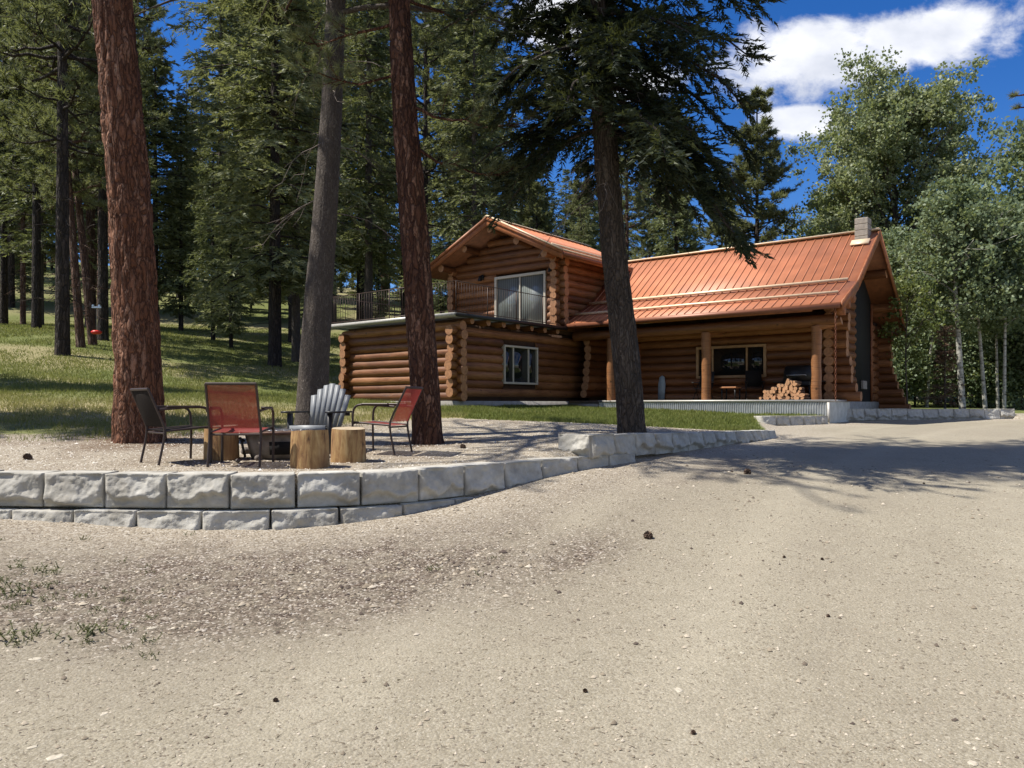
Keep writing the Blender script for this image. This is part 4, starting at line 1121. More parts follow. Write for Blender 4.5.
# fire pit
fx = on(278, 9.9)
fp = thing('fire_pit', 'sooty tan steel fire pit with rusty rim between the chairs', 'fire pit', fx)
def lathe(prof, n=36, a=None, mat=0):
    a = a or Acc(); th = np.arange(n) / n * 2 * math.pi
    P = np.array(prof, float); m = len(P)
    V = np.stack([P[:, 0][:, None] * np.cos(th), P[:, 0][:, None] * np.sin(th), np.broadcast_to(P[:, 1][:, None], (m, n))], -1).reshape(-1, 3)
    i = np.arange(m - 1)[:, None] * n; j = np.arange(n)[None]; j2 = (j + 1) % n
    return a.add(V, np.stack([i + j, i + j2, i + n + j2, i + n + j], -1).reshape(-1, 4), mat)
build('bowl', lathe([(.30, .0), (.33, .02), (.40, .30), (.385, .30), (.32, .06), (0, .05)]), M['tan_steel'], fp, True)
build('rim', lathe([(.39, .30), (.455, .305), (.46, .33), (.45, .345), (.385, .335), (.38, .30)]), M['rust'], fp, True)
build('draught_opening', Acc().prism([(.02, -.405, .06), (.26, -.33, .06), (.27, -.35, .22), (.02, -.43, .22)], (0, .02, 0)), M['soot'], fp)
build('handle', Acc().tube(arc([(-.36, -.20, .22), (-.40, -.26, .26), (-.36, -.31, .26), (-.33, -.31, .10), (-.32, -.28, .03)]), .016, 6), M['black_metal'], fp, True)
a = Acc()
for k in range(9): a.bar((-.34 + k * .085, -.36 * math.sqrt(max(.05, 1 - (-.34 + k * .085) ** 2 / .16)), .352), (-.34 + k * .085, .36 * math.sqrt(max(.05, 1 - (-.34 + k * .085) ** 2 / .16)), .352), .012, .012)
build('grate', a, M['chrome'], fp)
def rock(name, label, cat, loc, size, seed, m, group=None, flat=.6):
    g = rng(seed); a = Acc(); n, k = 12, 8
    th = np.arange(n) / n * 2 * math.pi; ph = np.linspace(-math.pi / 2, math.pi / 2, k)
    T, P = np.meshgrid(th, ph)
    d = np.stack([np.cos(P) * np.cos(T), np.cos(P) * np.sin(T), np.sin(P)], -1)
    r = (.75 + .5 * g.random(n))[None, :] ** .7 * .9 * (.7 + .6 * fbm(d[..., 0] * 1.6 + seed, d[..., 1] * 1.6, d[..., 2] * 1.6 + seed, 3))
    V = (d * r[..., None] * size * np.array([1, g.uniform(.6, .95), flat])).reshape(-1, 3)
    i = np.arange(k - 1)[:, None] * n; j = np.arange(n)[None]; j2 = (j + 1) % n
    a.add(V, np.stack([i + j, i + j2, i + n + j2, i + n + j], -1).reshape(-1, 4))
    o = build(name, a, m, None, False, None, loc); o.rotation_euler = (0, 0, g.uniform(0, 6))
    return tag(o, label, cat, group)
rock('dark_rock', 'dark rock on the gravel under the red chair seen from behind', 'rock', on(238, 9.2, .03), .045, 41, M['rock'])
rock('dark_rock', 'dark rock beside the foot of the fire pit behind the chair leg', 'rock', on(258, 9.5, .03), .06, 42, M['rock'])
rock('dark_rock', 'dark flat rock to the left of the fire pit behind the half hidden stump', 'rock', on(246, 10.3, .03), .09, 43, M['rock'])

# ------------------------------------------------------------------ zip line in the woods
zx = on(96.5, 33.0)
zr = thing('zip_line_seat', 'red disc seat hanging on a rope from the wire in the woods', 'swing seat', (zx[0], zx[1], zx[2]))
build('disc', lathe([(0, .62), (.14, .62), (.215, .67), (.215, .73), (.14, .78), (0, .79)], 20), M['red_plastic'], zr, True)
build('rope', Acc().tube([(0, 0, .78), (0, 0, 1.72)], .018, 6), M['rope'], zr)
build('trolley', Acc().box((-.2, -.03, 1.72), (.2, .03, 1.80), bev=.01).tube([(-.13, -.05, 1.82), (-.13, .05, 1.82)], .05, 8).tube([(.13, -.05, 1.82), (.13, .05, 1.82)], .05, 8), M['chrome'], zr)

# ------------------------------------------------------------------ trees
def blades(C, D, L, W, g):
    """thin triangular blades: base at C, pointing along D"""
    n = len(C); D = nrm(D); s = nrm(np.cross(D, g.normal(size=(n, 3))))
    V = np.empty((n, 3, 3)); h = (np.asarray(W) * .5)[:, None] if np.ndim(W) else W * .5
    V[:, 0] = C - s * h; V[:, 1] = C + s * h; V[:, 2] = C + D * (np.asarray(L)[:, None] if np.ndim(L) else L)
    return V.reshape(-1, 3), np.arange(3 * n).reshape(-1, 3)
def leaves(C, Dn, size, g, asp=.8):
    """pointed oval leaves as kite quads with random facing"""
    n = len(C); a = nrm(g.normal(size=(n, 3)) + Dn); b = nrm(np.cross(a, g.normal(size=(n, 3)))); sz = np.broadcast_to(np.asarray(size, float), (n,))[:, None]
    V = np.stack([C - a * sz * .5, C + b * sz * asp * .5 , C + a * sz * .5, C - b * sz * asp * .5], 1)
    return V.reshape(-1, 3), np.arange(4 * n).reshape(-1, 4)
def trunk_mesh(a, path, rad, n=14, rough=0.0, freq=6.0, seed=0, flare=0.0, mat=0):
    P = np.array(path, float); R_ = np.array(rad, float)
    d = np.concatenate([[0], np.cumsum(np.linalg.norm(np.diff(P, axis=0), axis=1))])
    step = .35 if rough == 0 else .06
    m = max(6, int(d[-1] / step)) if rough == 0 else int(min(d[-1], 13) / step)
    t = np.linspace(0, d[-1], m) if rough == 0 else np.concatenate([np.linspace(0, min(d[-1], 13), m), np.linspace(13.4, d[-1], 16) if d[-1] > 13 else []])
    P = np.stack([np.interp(t, d, P[:, k]) for k in range(3)], -1); R_ = np.interp(t, d, R_)
    if len(path) > 2:
        ker = max(3, int(len(t) * .1) | 1)
        for k in (0, 1):
            q = np.pad(P[:, k], ker // 2, mode='reflect', reflect_type='odd'); P[:, k] = np.convolve(q, np.ones(ker) / ker, 'valid')
    th = np.arange(n) / n * 2 * math.pi
    T, Z = np.meshgrid(th, t)
    r = R_[:, None] * np.ones_like(T)
    if flare: r = r * (1 + flare * np.exp(-Z / .28) * (1 + .45 * np.sin(5 * T + seed) + .25 * np.sin(3 * T + 2 * seed)))
    if rough:
        x, y = np.cos(T) * freq * R_[0], np.sin(T) * freq * R_[0]
        # plates: ridged noise stretched along the trunk
        pl = 1 - np.abs(fbm(x * 1.6 + seed, y * 1.6, Z * freq * .18 + 3, 3) - .5) * 4
        r = r - rough * np.clip(pl, 0, 1) ** 1.5 + rough * .6 * (fbm(x * 3, y * 3 + seed, Z * freq * .5, 3) - .5)
    V = np.stack([P[:, 0][:, None] + r * np.cos(T), P[:, 1][:, None] + r * np.sin(T), P[:, 2][:, None] + 0 * T], -1).reshape(-1, 3)
    mm = len(t); i = np.arange(mm - 1)[:, None] * n; j = np.arange(n)[None]; j2 = (j + 1) % n
    a.add(V, np.stack([i + j, i + j2, i + n + j2, i + n + j], -1).reshape(-1, 4), mat)
    def pos(h):
        return np.array([np.interp(h, P[:, 2], P[:, 0]), np.interp(h, P[:, 2], P[:, 1]), h]), np.interp(h, P[:, 2], R_)
    return pos
def tapered(a, P, r0, r1, n=5, mat=0): a.tube(P, np.linspace(r0, r1, len(P)), n, mat, cap=False)

def fir_branch(wood, fol, p, dirxy, L, rise, droop, g, tw, nb, bl, bw, wr, tl=.30, tintc=.45, vs=(-.45, .08)):
    """a flat drooping spray: main axis, side twigs, needles along the twigs"""
    m = 7; s = np.linspace(0, 1, m)[:, None]
    d3 = np.array([dirxy[0], dirxy[1], 0.0])
    P = p + d3 * L * s + np.array([0, 0, 1.0]) * (rise * L * s - droop * L * s ** 1.8) + g.normal(0, .02 * L, (m, 3)) * s
    tapered(wood, P, wr, wr * .25, 4)
    side = np.array([-dirxy[1], dirxy[0], 0.0])
    st = np.sort(g.uniform(.12, 1.0, tw)); sg = np.where(np.arange(tw) % 2 == 0, 1, -1)
    base = np.stack([np.interp(st, s[:, 0], P[:, k]) for k in range(3)], -1)
    ang = g.uniform(.5, 1.15, tw) * sg; ang[-2:] *= .2
    dirs = np.cos(ang)[:, None] * d3 + np.sin(ang)[:, None] * side + np.c_[np.zeros((tw, 2)), g.uniform(vs[0], vs[1], tw) - droop * .5 * st]
    dirs = nrm(dirs)
    ln = (tl * L * (1.05 - st) ** .7 + .10 * L + .05) * g.uniform(.6, 1.2, tw)
    k = np.repeat(np.arange(tw), nb); u = np.tile(np.linspace(.06, 1, nb), tw) + g.uniform(-.05, .05, tw * nb)
    C = base[k] + dirs[k] * (ln[k] * u)[:, None] + g.normal(0, .012, (tw * nb, 3)) - np.c_[np.zeros((tw * nb, 2)), .12 * ln[k] * u * u]
    lat = nrm(np.cross(dirs[k], [0, 0, 1.0])) * np.where(g.random(tw * nb) < .5, 1, -1)[:, None]
    D = dirs[k] * .8 + lat * g.uniform(.2, 1.1, tw * nb)[:, None] + np.c_[np.zeros((tw * nb, 2)), g.uniform(-.35, .35, tw * nb)]
    Vb, Fb = blades(C, D, bl * g.uniform(.7, 1.25, tw * nb), bw * g.uniform(.7, 1.3, tw * nb), g)
    ti = np.clip(tintc + .35 * (st[k] - .5) + .25 * (u - .5) + g.normal(0, .12, tw * nb) + g.normal(0, .08), 0, 1)
    fol.add(Vb, Fb, 0, ti)
    return P
def tufts(fol, C, A, nn, nl, nw, g, tintc=.5, spread=1.0):
    n = len(C); k = np.repeat(np.arange(n), nn)
    D = nrm(g.normal(size=(n * nn, 3))) * spread + A[k] * .9
    Vb, Fb = blades(C[k] + A[k] * g.uniform(-.6, .25, n * nn)[:, None] * nl * .6, D, nl * g.uniform(.65, 1.15, n * nn), nw, g)
    ti = np.clip(tintc + np.repeat(g.normal(0, .17, n), nn) + g.normal(0, .08, n * nn), 0, 1)
    fol.add(Vb, Fb, 0, ti)
def pine_branch(wood, fol, p, dirxy, L, rise, g, nsub, nn, nl, nw, wr, tintc=.5):
    m = 7; s = np.linspace(0, 1, m)[:, None]
    d3 = np.array([dirxy[0], dirxy[1], 0.0]); side = np.array([-dirxy[1], dirxy[0], 0.0])
    P = p + d3 * L * s + np.array([0, 0, 1.0]) * L * (rise * s + .25 * s ** 2.5 - .18 * s) + g.normal(0, .05 * L, (m, 3)) * s
    tapered(wood, P, wr, wr * .3, 5)
    st = np.r_[np.sort(g.uniform(.3, .98, nsub)), 1.0]; C, A = [], []
    for i, q in enumerate(st):
        b0 = np.array([np.interp(q, s[:, 0], P[:, k]) for k in range(3)])
        ang = g.uniform(.4, 1.2) * (1 if i % 2 else -1)
        if q == 1.0: ang = 0
        dd = nrm(math.cos(ang) * d3 + math.sin(ang) * side + np.array([0, 0, g.uniform(-.15, .55)]))
        l = L * g.uniform(.14, .32) * (1.15 - .5 * q) + .15
        Q = np.array([b0, b0 + dd * l * .55 + [0, 0, -.02 * L], b0 + dd * l + [0, 0, .04 * L]])
        tapered(wood, Q, wr * .35, wr * .15, 3)
        for w in (1.0, .72, .45):
            if w < 1 and g.random() < .25: continue
            c = Q[0] * (1 - w) + Q[2] * w + g.normal(0, .07 * (1 - w) + .02, 3); C.append(c); A.append(nrm(dd + [0, 0, .35] + g.normal(0, .35 if w < 1 else .1, 3)))
    tufts(fol, np.array(C), np.array(A), nn, nl, nw, g, tintc)
    return P
def fir_geo(seed, H, cb, R_, nbr, tw=16, nb=6, bl=.2, bw=.075, droop=.45, power=.75, tr=.2, top_r=.02, lean=(0, 0), dead=0):
    g = rng(seed); wood, fol = Acc(), Acc()
    path = [(0, 0, -.3), (lean[0] * .4, lean[1] * .4, H * .45), (lean[0], lean[1], H)]
    pos = trunk_mesh(wood, path, [tr * 1.02, tr * .62, top_r], 9, flare=.25, seed=seed)
    hs = cb + (H - cb) * np.sort(g.random(nbr) ** 1.05)
    for i, h in enumerate(hs):
        f = (h - cb) / (H - cb)
        L = max(.25, R_ * (1 - f) ** power * g.uniform(.45, 1.15) * (1 if f > .1 else .55 + 4.5 * f))
        az = i * 2.399 + g.uniform(-.5, .5); p, r = pos(h)
        fir_branch(wood, fol, p, (math.cos(az), math.sin(az)), L, .12 + .35 * f, droop * (1 - .5 * f) * g.uniform(.5, 1.5), g, tw if f < .8 else max(6, tw // 2), nb, bl, bw, max(.012, .018 * L), vs=(-.8, .35))
    for i in range(dead):
        h = g.uniform(.18, 1) * cb; az = g.uniform(0, 6.28); p, r = pos(h); L = g.uniform(.5, 1.6)
        e = p + np.array([math.cos(az) * L, math.sin(az) * L, g.uniform(-.35, .1) * L])
        tapered(wood, np.array([p, (p + e) / 2 + [0, 0, .06], e]), .018, .006, 3)
    return wood, fol
def pine_geo(seed, H, cb, R_, nbr, nsub=9, nn=13, nl=.26, nw=.045, tr=.25, lean=(0, 0), dead=14):
    g = rng(seed); wood, fol = Acc(), Acc()
    path = [(0, 0, -.3), (lean[0] * .35, lean[1] * .35, H * .4), (lean[0], lean[1], H)]
    pos = trunk_mesh(wood, path, [tr * 1.02, tr * .68, .03], 10, flare=.22, seed=seed)
    hs = cb + (H - cb) * np.sort(g.random(nbr))
    for i, h in enumerate(hs):
        f = (h - cb) / (H - cb)
        L = R_ * (1 - f ** 1.6 * .78) * g.uniform(.55, 1.1) * (1 if f > .12 else .7)
        az = i * 2.399 + g.uniform(-.6, .6); p, r = pos(h)
        pine_branch(wood, fol, p, (math.cos(az), math.sin(az)), L, g.uniform(-.12, .2) + .45 * f, g, nsub, nn, nl, nw, .022 * L + .012)
    for i in range(dead):
        h = g.uniform(.22, 1) * cb; az = g.uniform(0, 6.28); p, r = pos(h); L = g.uniform(.5, 2.0)
        e = p + np.array([math.cos(az) * L, math.sin(az) * L, g.uniform(-.5, .15) * L]); mid = (p + e) / 2 + [0, 0, .1 * L]
        tapered(wood, np.array([p, mid, e]), .022, .006, 3)
        for _ in range(3):
            q = mid + (e - mid) * g.random(); tapered(wood, np.array([q, q + g.normal(0, .22, 3)]), .008, .004, 3)
    return wood, fol
def broadleaf_geo(seed, H, cb, R_, nl, leaf, tr, limbs=16, top=.8, lean=(0, 0), narrow=1.0, ncl=12, multi=False, csz=.55, rise=(.35, 1.1)):
    g = rng(seed); wood, fol = Acc(), Acc()
    path = [(0, 0, -.3), (lean[0] * .3 + g.normal(0, .1), lean[1] * .3, H * .4), (lean[0], lean[1], H * .97)]
    pos = trunk_mesh(wood, path, [tr, tr * .66, .02], 9, flare=.2, seed=seed)
    cl = []
    for i in range(limbs):
        f = ((i + .5) / limbs) ** .85; h = cb + (H - cb) * f * .93
        prof = math.sin(math.pi * min(1, .16 + .80 * f)) ** .8
        az = i * 2.399 + g.uniform(-.5, .5); L = R_ * prof * g.uniform(.7, 1.1) * narrow; p, r = pos(h)
        up = g.uniform(*rise)
        d = np.array([math.cos(az), math.sin(az), up]); m = 6; s = np.linspace(0, 1, m)[:, None]
        P = p + d * L * s + np.array([0, 0, -.12 * L]) * s ** 2 + g.normal(0, .05 * L, (m, 3)) * s
        tapered(wood, P, max(.02, tr * .35 * (1 - .6 * f)), .01, 5)
        for k in range(ncl):
            q = g.uniform(.25, 1.05); c = p + d * L * q + np.array([0, 0, -.12 * L * q * q]) + g.normal(0, .17 * L + .12, 3) * np.array([1, 1, .9])
            cl.append(c)
            if g.random() < .4: tapered(wood, np.array([p + d * L * q * .8, c]), .012, .005, 3)
    cl = np.array(cl); n = len(cl)
    cs = csz * g.uniform(.55, 1.3, n)
    k = g.integers(0, n, nl)
    off = g.normal(0, .5, (nl, 3)) * cs[k][:, None] * np.array([1, 1, .75])
    C = cl[k] + off
    Vb, Fb = leaves(C, nrm(off + [0, 0, .3]) * .8, leaf * g.uniform(.65, 1.3, nl), g)
    ct = g.normal(0, .14, n)
    fol.add(Vb, Fb, 0, np.clip(.45 + ct[k] + g.normal(0, .17, nl) + .12 * off[:, 2] / cs[k], 0, 1))
    return wood, fol
def tree(name, label, loc, geo, bark, leafm, group=None, cat='tree', rz=0.0):
    t = thing(name, label, cat, loc, rz, group)
    build('trunk', geo[0], bark, t, True); build('crown', geo[1], leafm, t)
    return t
_protos = {}
def plant(key, px, Y, scale=1.0, rz=0.0, name='pine_tree', label='', group=None, geo=None, bark=None, leafm=None, sz=None, X=None):
    x = (px - 512) / F * Y if X is None else X
    loc = (x, Y, gz(x, Y) - .05)
    if key not in _protos:
        _protos[key] = t = tree(name, label, loc, geo(), bark, leafm, group)
    else:
        t = copy_tree(_protos[key])
        t.name = name; t['label'] = label
        if group: t['group'] = group
        elif 'group' in t.keys(): del t['group']
        t.location = loc
    t.rotation_euler = (0, 0, rz); s = scale; t.scale = (s, s, s * (sz or 1.0))
    return t

def fir_crown(lw, fol, pos, g, cb, H, R_, nbr, droop, dead=0, dlo=3.5, low=(), tw=26, nb=20, bl=.085, bw=.017, tintc=.4):
    for i in range(nbr):
        f = (i + g.random()) / nbr; h = cb + (H - cb) * f
        L = max(.3, R_ * (1 - f) ** .7 * g.uniform(.4, 1.18)); az = i * 2.399 + g.uniform(-.5, .5); p, r = pos(h)
        fir_branch(lw, fol, p, (math.cos(az), math.sin(az)), L, .1 + .3 * f, droop, g, tw, nb, bl, bw, .014 * L + .008, tintc=tintc, vs=(-1.0, .55))
    for (h, az, L, rise, dr) in low:
        p, r = pos(h); az = math.radians(az)
        fir_branch(lw, fol, p, (math.cos(az), math.sin(az)), L, rise, dr, g, tw + 12, nb + 8, bl, bw, .016 * L + .008, tintc=tintc, vs=(-1.1, .4))
    for i in range(dead):
        h = g.uniform(dlo, cb + (H - cb) * .35); az = g.uniform(0, 6.28); p, r = pos(h); L = g.uniform(.4, 1.5)
        s = np.linspace(0, 1, 6)[:, None]
        P = p + np.array([math.cos(az), math.sin(az), 0]) * L * s + np.array([0, 0, 1.0]) * L * (g.uniform(-.1, .25) * s - g.uniform(.3, .9) * s ** 2) + g.normal(0, .03, (6, 3)) * s
        tapered(lw, P, .011, .003, 4, 1)
        for _ in range(4):
            k = g.integers(2, 6); q = P[k]; e = q + np.array([math.cos(az) * .3, math.sin(az) * .3, -.25]) * g.uniform(.4, 1.2) + g.normal(0, .12, 3)
            tapered(lw, np.array([q, (q + e) / 2 + g.normal(0, .03, 3), e]), .005, .002, 3, 1)

# --- the four big foreground trees
def big_trunk(name, label, base, pts, rads, bark, seed, rough, crown):
    """pts: (px, py) of the trunk's middle line at the distance of its base, then free (x,y,z) above the frame"""
    x, Y = base; z = gz(x, Y)
    t = thing(name, label, 'tree', (x, Y, z - .05))
    w, fol = Acc(), Acc()
    path = [(0, 0, -.25)] + [((px - 512) / F * Y - x, 0, EYE - (py - HZ) / F * Y - z) for px, py in pts]
    lx, lz = path[-1][0], path[-1][2]; px_, pz_ = path[-2][0], path[-2][2]
    sl = (lx - px_) / (lz - pz_)
    H = crown['H']
    path += [(lx + sl * .6 * (H * .6 - lz), 0, H * .6), (lx + sl * .5 * (H - lz), 0, H)] if H * .6 > lz else [(lx + sl * .5 * (H - lz), 0, H)]
    rads = list(rads)
    while len(rads) < len(path): rads.append(max(.03, rads[-1] * (.62 if len(rads) < len(path) - 1 else .1)))
    pos = trunk_mesh(w, path, rads, 72, rough, crown.get('freq', 9), seed, crown.get('flare', .25))
    build('trunk', w, bark, t, True)
    lw = Acc(); g = rng(seed)
    crown['make'](lw, fol, pos, g)
    build('limbs', lw, [crown.get('limb_mat', bark), M['dead_wood']], t, True)
    if fol.n: build('crown', fol, crown['leaf'], t)
    return t
def crown_pine(cb, H, R_, nbr, low=()):
    def mk(lw, fol, pos, g):
        for i in range(nbr):
            f = (i + g.random()) / nbr; h = cb + (H - cb) * f
            L = 1.1 * R_ * (1 - f ** 1.7 * .75) * g.uniform(.6, 1.1); az = i * 2.399 + g.uniform(-.5, .5); p, r = pos(h)
            pine_branch(lw, fol, p, (math.cos(az), math.sin(az)), L, g.uniform(-.15, .15) + .4 * f, g, 11, 15, .24, .026, .02 * L + .015)
        for (h, az, L, rise) in low:
            p, r = pos(h)
            pine_branch(lw, fol, p, (math.cos(math.radians(az)), math.sin(math.radians(az))), L, rise, g, 10, 46, .19, .0085, .02 * L)
    return mk
Y1, Y2, Y3, Y4 = 11.7, 13.0, 12.1, 12.1
big_trunk('ponderosa_pine', 'massive red-barked pine trunk at left behind the dark chair', ((140 - 512) / F * Y1, Y1),
          [(139, 400), (137, 330), (130, 200), (121, 90), (112, 0)], [.385, .35, .335, .315, .30, .285], M['bark_red'], 11, .045,
          dict(H=27, flare=.30, freq=9, leaf=M['needle_pine'],
               make=crown_pine(10, 27, 4.3, 46, [(7.6, -5, 1.35, .05), (7.9, 20, 1.2, -.1), (8.6, -25, 1.6, -.25), (8.7, 185, 1.3, 0), (9.0, 215, 1.6, -.2)])))
big_trunk('grey_fir', 'grey smooth-barked trunk leaning right behind the adirondack chair', ((311 - 512) / F * Y2, Y2),
          [(312, 400), (318, 300), (326, 200), (332, 100), (336, 0)], [.30, .262, .232, .20, .175, .16], M['bark_grey'], 12, .008,
          dict(H=22, flare=.2, freq=12, leaf=M['needle_fir'],
               make=lambda lw, fol, pos, g: fir_crown(lw, fol, pos, g, 7.0, 22, 3.0, 90, 0.35, dead=26, dlo=3.5)))
big_trunk('ponderosa_pine', 'slim dark red pine trunk in front of the log house lower wing', ((428 - 512) / F * Y3, Y3),
          [(428, 430), (422, 340), (413, 210), (405, 120), (399, 0)], [.29, .235, .232, .222, .20, .17], M['bark_dark_red'], 13, .022,
          dict(H=25, flare=.16, freq=10, leaf=M['needle_pine'],
               make=crown_pine(8.6, 25, 3.9, 46, [(4.7, 8, 1.45, -.35), (5.3, -10, 1.5, -.3), (5.8, 195, 1.3, -.2), (6.6, 170, 1.5, -.1), (7.0, 20, 1.6, -.1), (7.3, 100, 1.5, 0), (7.6, 150, 1.8, -.1), (7.9, 60, 1.7, 0), (8.3, 200, 1.8, -.1), (8.5, 0, 1.6, -.15)])))
big_trunk('douglas_fir', 'rough brown fir trunk with drooping dark branches behind the upper stone wall', ((633 - 512) / F * Y4, Y4),
          [(632, 420), (624, 330), (613, 245), (604, 120), (595, 0)], [.255, .22, .215, .20, .185, .16], M['bark_fir'], 14, .02,
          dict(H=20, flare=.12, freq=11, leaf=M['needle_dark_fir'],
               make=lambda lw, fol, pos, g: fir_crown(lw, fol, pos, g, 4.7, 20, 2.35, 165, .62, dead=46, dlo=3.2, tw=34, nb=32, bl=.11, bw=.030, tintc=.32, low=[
                   (5.3, 0, 2.1, .0, 1.05), (5.0, -8, 2.15, .05, 1.0), (5.15, 6, 2.2, .05, 1.0), (4.9, -20, 1.9, 0, 1.0), (5.5, -14, 2.2, .05, 1.05), (5.7, 10, 2.3, .1, .95), (5.9, -4, 2.3, .1, .8), (6.2, -25, 2.2, .1, .75), (6.6, 6, 2.5, .2, .4), (7.0, -8, 2.5, .25, .45),
                   (4.9, 40, 1.7, 0, .6), (4.8, 182, 1.5, 0, .6), (5.2, 165, 1.6, .1, .7), (5.6, 200, 1.7, .1, .6), (6.1, 178, 1.7, .15, .6), (6.6, 190, 1.6, .2, .5),
                   (5.4, 250, 1.8, .1, .6), (5.0, 290, 1.7, .05, .6), (6.0, 270, 2.0, .1, .6), (6.4, 310, 2.1, .1, .6), (4.7, 330, 1.6, 0, .8), (5.2, 90, 1.6, 0, .6), (5.9, 120, 1.7, 0, .6)])))
# pine just beyond the right edge: one limb reaches into the picture
xq, yq = 9.7, 10.0; zq = gz(xq, yq)
tq = thing('ponderosa_pine', 'pine beyond the right edge with needle tufts against the sky', 'tree', (xq, yq, zq - .05))
w, lw, fol = Acc(), Acc(), Acc()
pos = trunk_mesh(w, [(0, 0, -.2), (0, .1, 7), (.1, .2, 20)], [.26, .2, .03], 24, .012, 9, 3, .2)
build('trunk', w, M['bark_red'], tq, True)
g = rng(77)
for i in range(26):
    h = 8 + i * .46; p, r = pos(h); az = i * 2.4
    pine_branch(lw, fol, p, (math.cos(az), math.sin(az)), 2.2 * (1 - i / 34), .1, g, 8, 20, .22, .02, .03)
for (px, py, dz) in ((1013, 96, .3), (1016, 108, .0)):
    e = np.array(at(px, py, 10.0)) - np.array((xq, yq, zq - .05)); p, r = pos(5.6 + dz)
    P = np.array([p, p * .5 + e * .5 + [0, 0, .15], e + [.25, 0, 0.03], e + [.03, 0, 0]]); tapered(lw, P, .028, .008, 6)
    tufts(fol, np.array([e, e + [.05, .02, .02]]), np.array([[-1, 0, .2], [-.6, -.3, .3]]), 70, .085, .008, g, .65, .8)
build('limbs', lw, M['bark_red'], tq, True); build('crown', fol, M['needle_pine'], tq)

# --- woods: prototypes are planted first, then copied
GP, GF, GA = 'pines standing in the woods left of the house', 'firs filling the woods behind the meadow and house', 'leafy trees behind the right end of the house'
PG = {'pa': (lambda: pine_geo(21, 24, 7.5, 3.2, 62, nsub=11, nn=16, nl=.30, nw=.05, tr=.25), M['bark_black'], M['needle_pine']),
      'pb': (lambda: pine_geo(22, 23, 6.5, 2.9, 60, nsub=11, nn=16, nl=.30, nw=.05, tr=.25, dead=20), M['bark_red_far'], M['needle_pine']),
      'pc': (lambda: pine_geo(23, 17, 2.4, 2.7, 110, nsub=12, nn=18, nl=.28, nw=.05, tr=.2, dead=4), M['bark_black'], M['needle_pine']),
      'fa': (lambda: fir_geo(31, 22, 3.2, 3.7, 205, 20, 9, bl=.26, bw=.085, power=.42, tr=.27, dead=10), M['bark_black'], M['needle_fir']),
      'fb': (lambda: fir_geo(32, 20, 1.6, 3.1, 165, 18, 9, bl=.24, bw=.085, power=.5, tr=.21, droop=.4, dead=6), M['bark_black'], M['needle_fir_light']),
      'fc': (lambda: fir_geo(33, 23, 4.5, 3.3, 140, 19, 9, bl=.26, bw=.085, power=.34, tr=.24, droop=.6, dead=18), M['bark_grey'], M['needle_fir'])}
def put(key, px, Y, scale, rz, name, label, group=None, sz=None, X=None, tilt=0.0):
    geo, bk, lf = PG[key]
    t = plant(key, px, Y, scale, rz, name, label, group, geo, bk, lf, sz, X)
    if tilt:
        t.rotation_mode = 'XYZ'; t.rotation_euler = (0, tilt, rz)
        t.rotation_mode = 'ZYX'; t.rotation_euler = (0, tilt, rz)
    return t
put('pa', 62.5, 30, 1.08, .3, 'pine_tree', 'thick black-barked pine, nearest one in the woods left of the big red trunk')
put('pb', 81, 33, .72, 1.2, 'pine_tree', 'leaning slim pine with sunlit left edge, touching the thick black pine', None, 1.25, None, -.075)
put('pb', 93, 34.2, .74, 3.4, 'pine_tree', 'leaning slim pine directly behind the red zip line seat', None, 1.25, None, -.10)
put('pa', 103, 36.5, .98, 2.2, 'pine_tree', 'dark straight pine between the red zip line seat and the big red trunk')
put('pa', 36.5, 40, .94, 4.2, 'pine_tree', 'grey-black pine left of the thick black pine at the meadow edge')
put('pb', 23, 50, .72, .9, 'pine_tree', 'thin reddish pine second from the left edge of the meadow', None, 1.2)
put('pa', 4, 51, .98, 5.0, 'pine_tree', 'dark pine at the left edge of the picture beyond the meadow')
put('fa', 275, 35, 1.12, .5, 'fir_tree', 'large dark fir with low sunlit boughs in the middle of the meadow')
put('fb', 231, 40, .50, 2.5, 'fir_tree', 'small light green fir left of the large meadow fir')
put('fb', 213, 43, .58, 4.5, 'fir_tree', 'slightly taller light green fir standing further left beside the small meadow fir')
put('fc', 296, 38, .95, 1.0, 'fir_tree', 'dark fir trunk between the large meadow fir and the grey leaning trunk')
put('fb', 181, 49, .72, 0.2, 'fir_tree', 'light green fir just right of the big red trunk at the meadow end')
put('fc', 474, 47, .95, 3.0, 'fir_tree', 'thin open fir rising behind the left slope of the gable roof')
put('pc', 757, 43, .95, .4, 'pine_tree', 'dense bushy pine rising above the red roof against the blue sky')
put('pc', 722, 50, .78, 2.0, 'pine_tree', 'bushy pine half hidden by the drooping fir branches above the roof')
put('fb', 676, 45, .80, 5.5, 'fir_tree', 'fir behind the roof ridge just right of the brown fir trunk')
g = rng(2024)
def skyline(px):
    xs = [-200, 120, 145, 160, 200, 225, 470, 500, 540, 600, 640, 700, 760, 800, 830]
    ys = [-160, -120, 10, 120, 100, -90, -60, 50, 150, 165, 165, 170, 215, 238, 240]
    return float(np.interp(px, xs, ys))
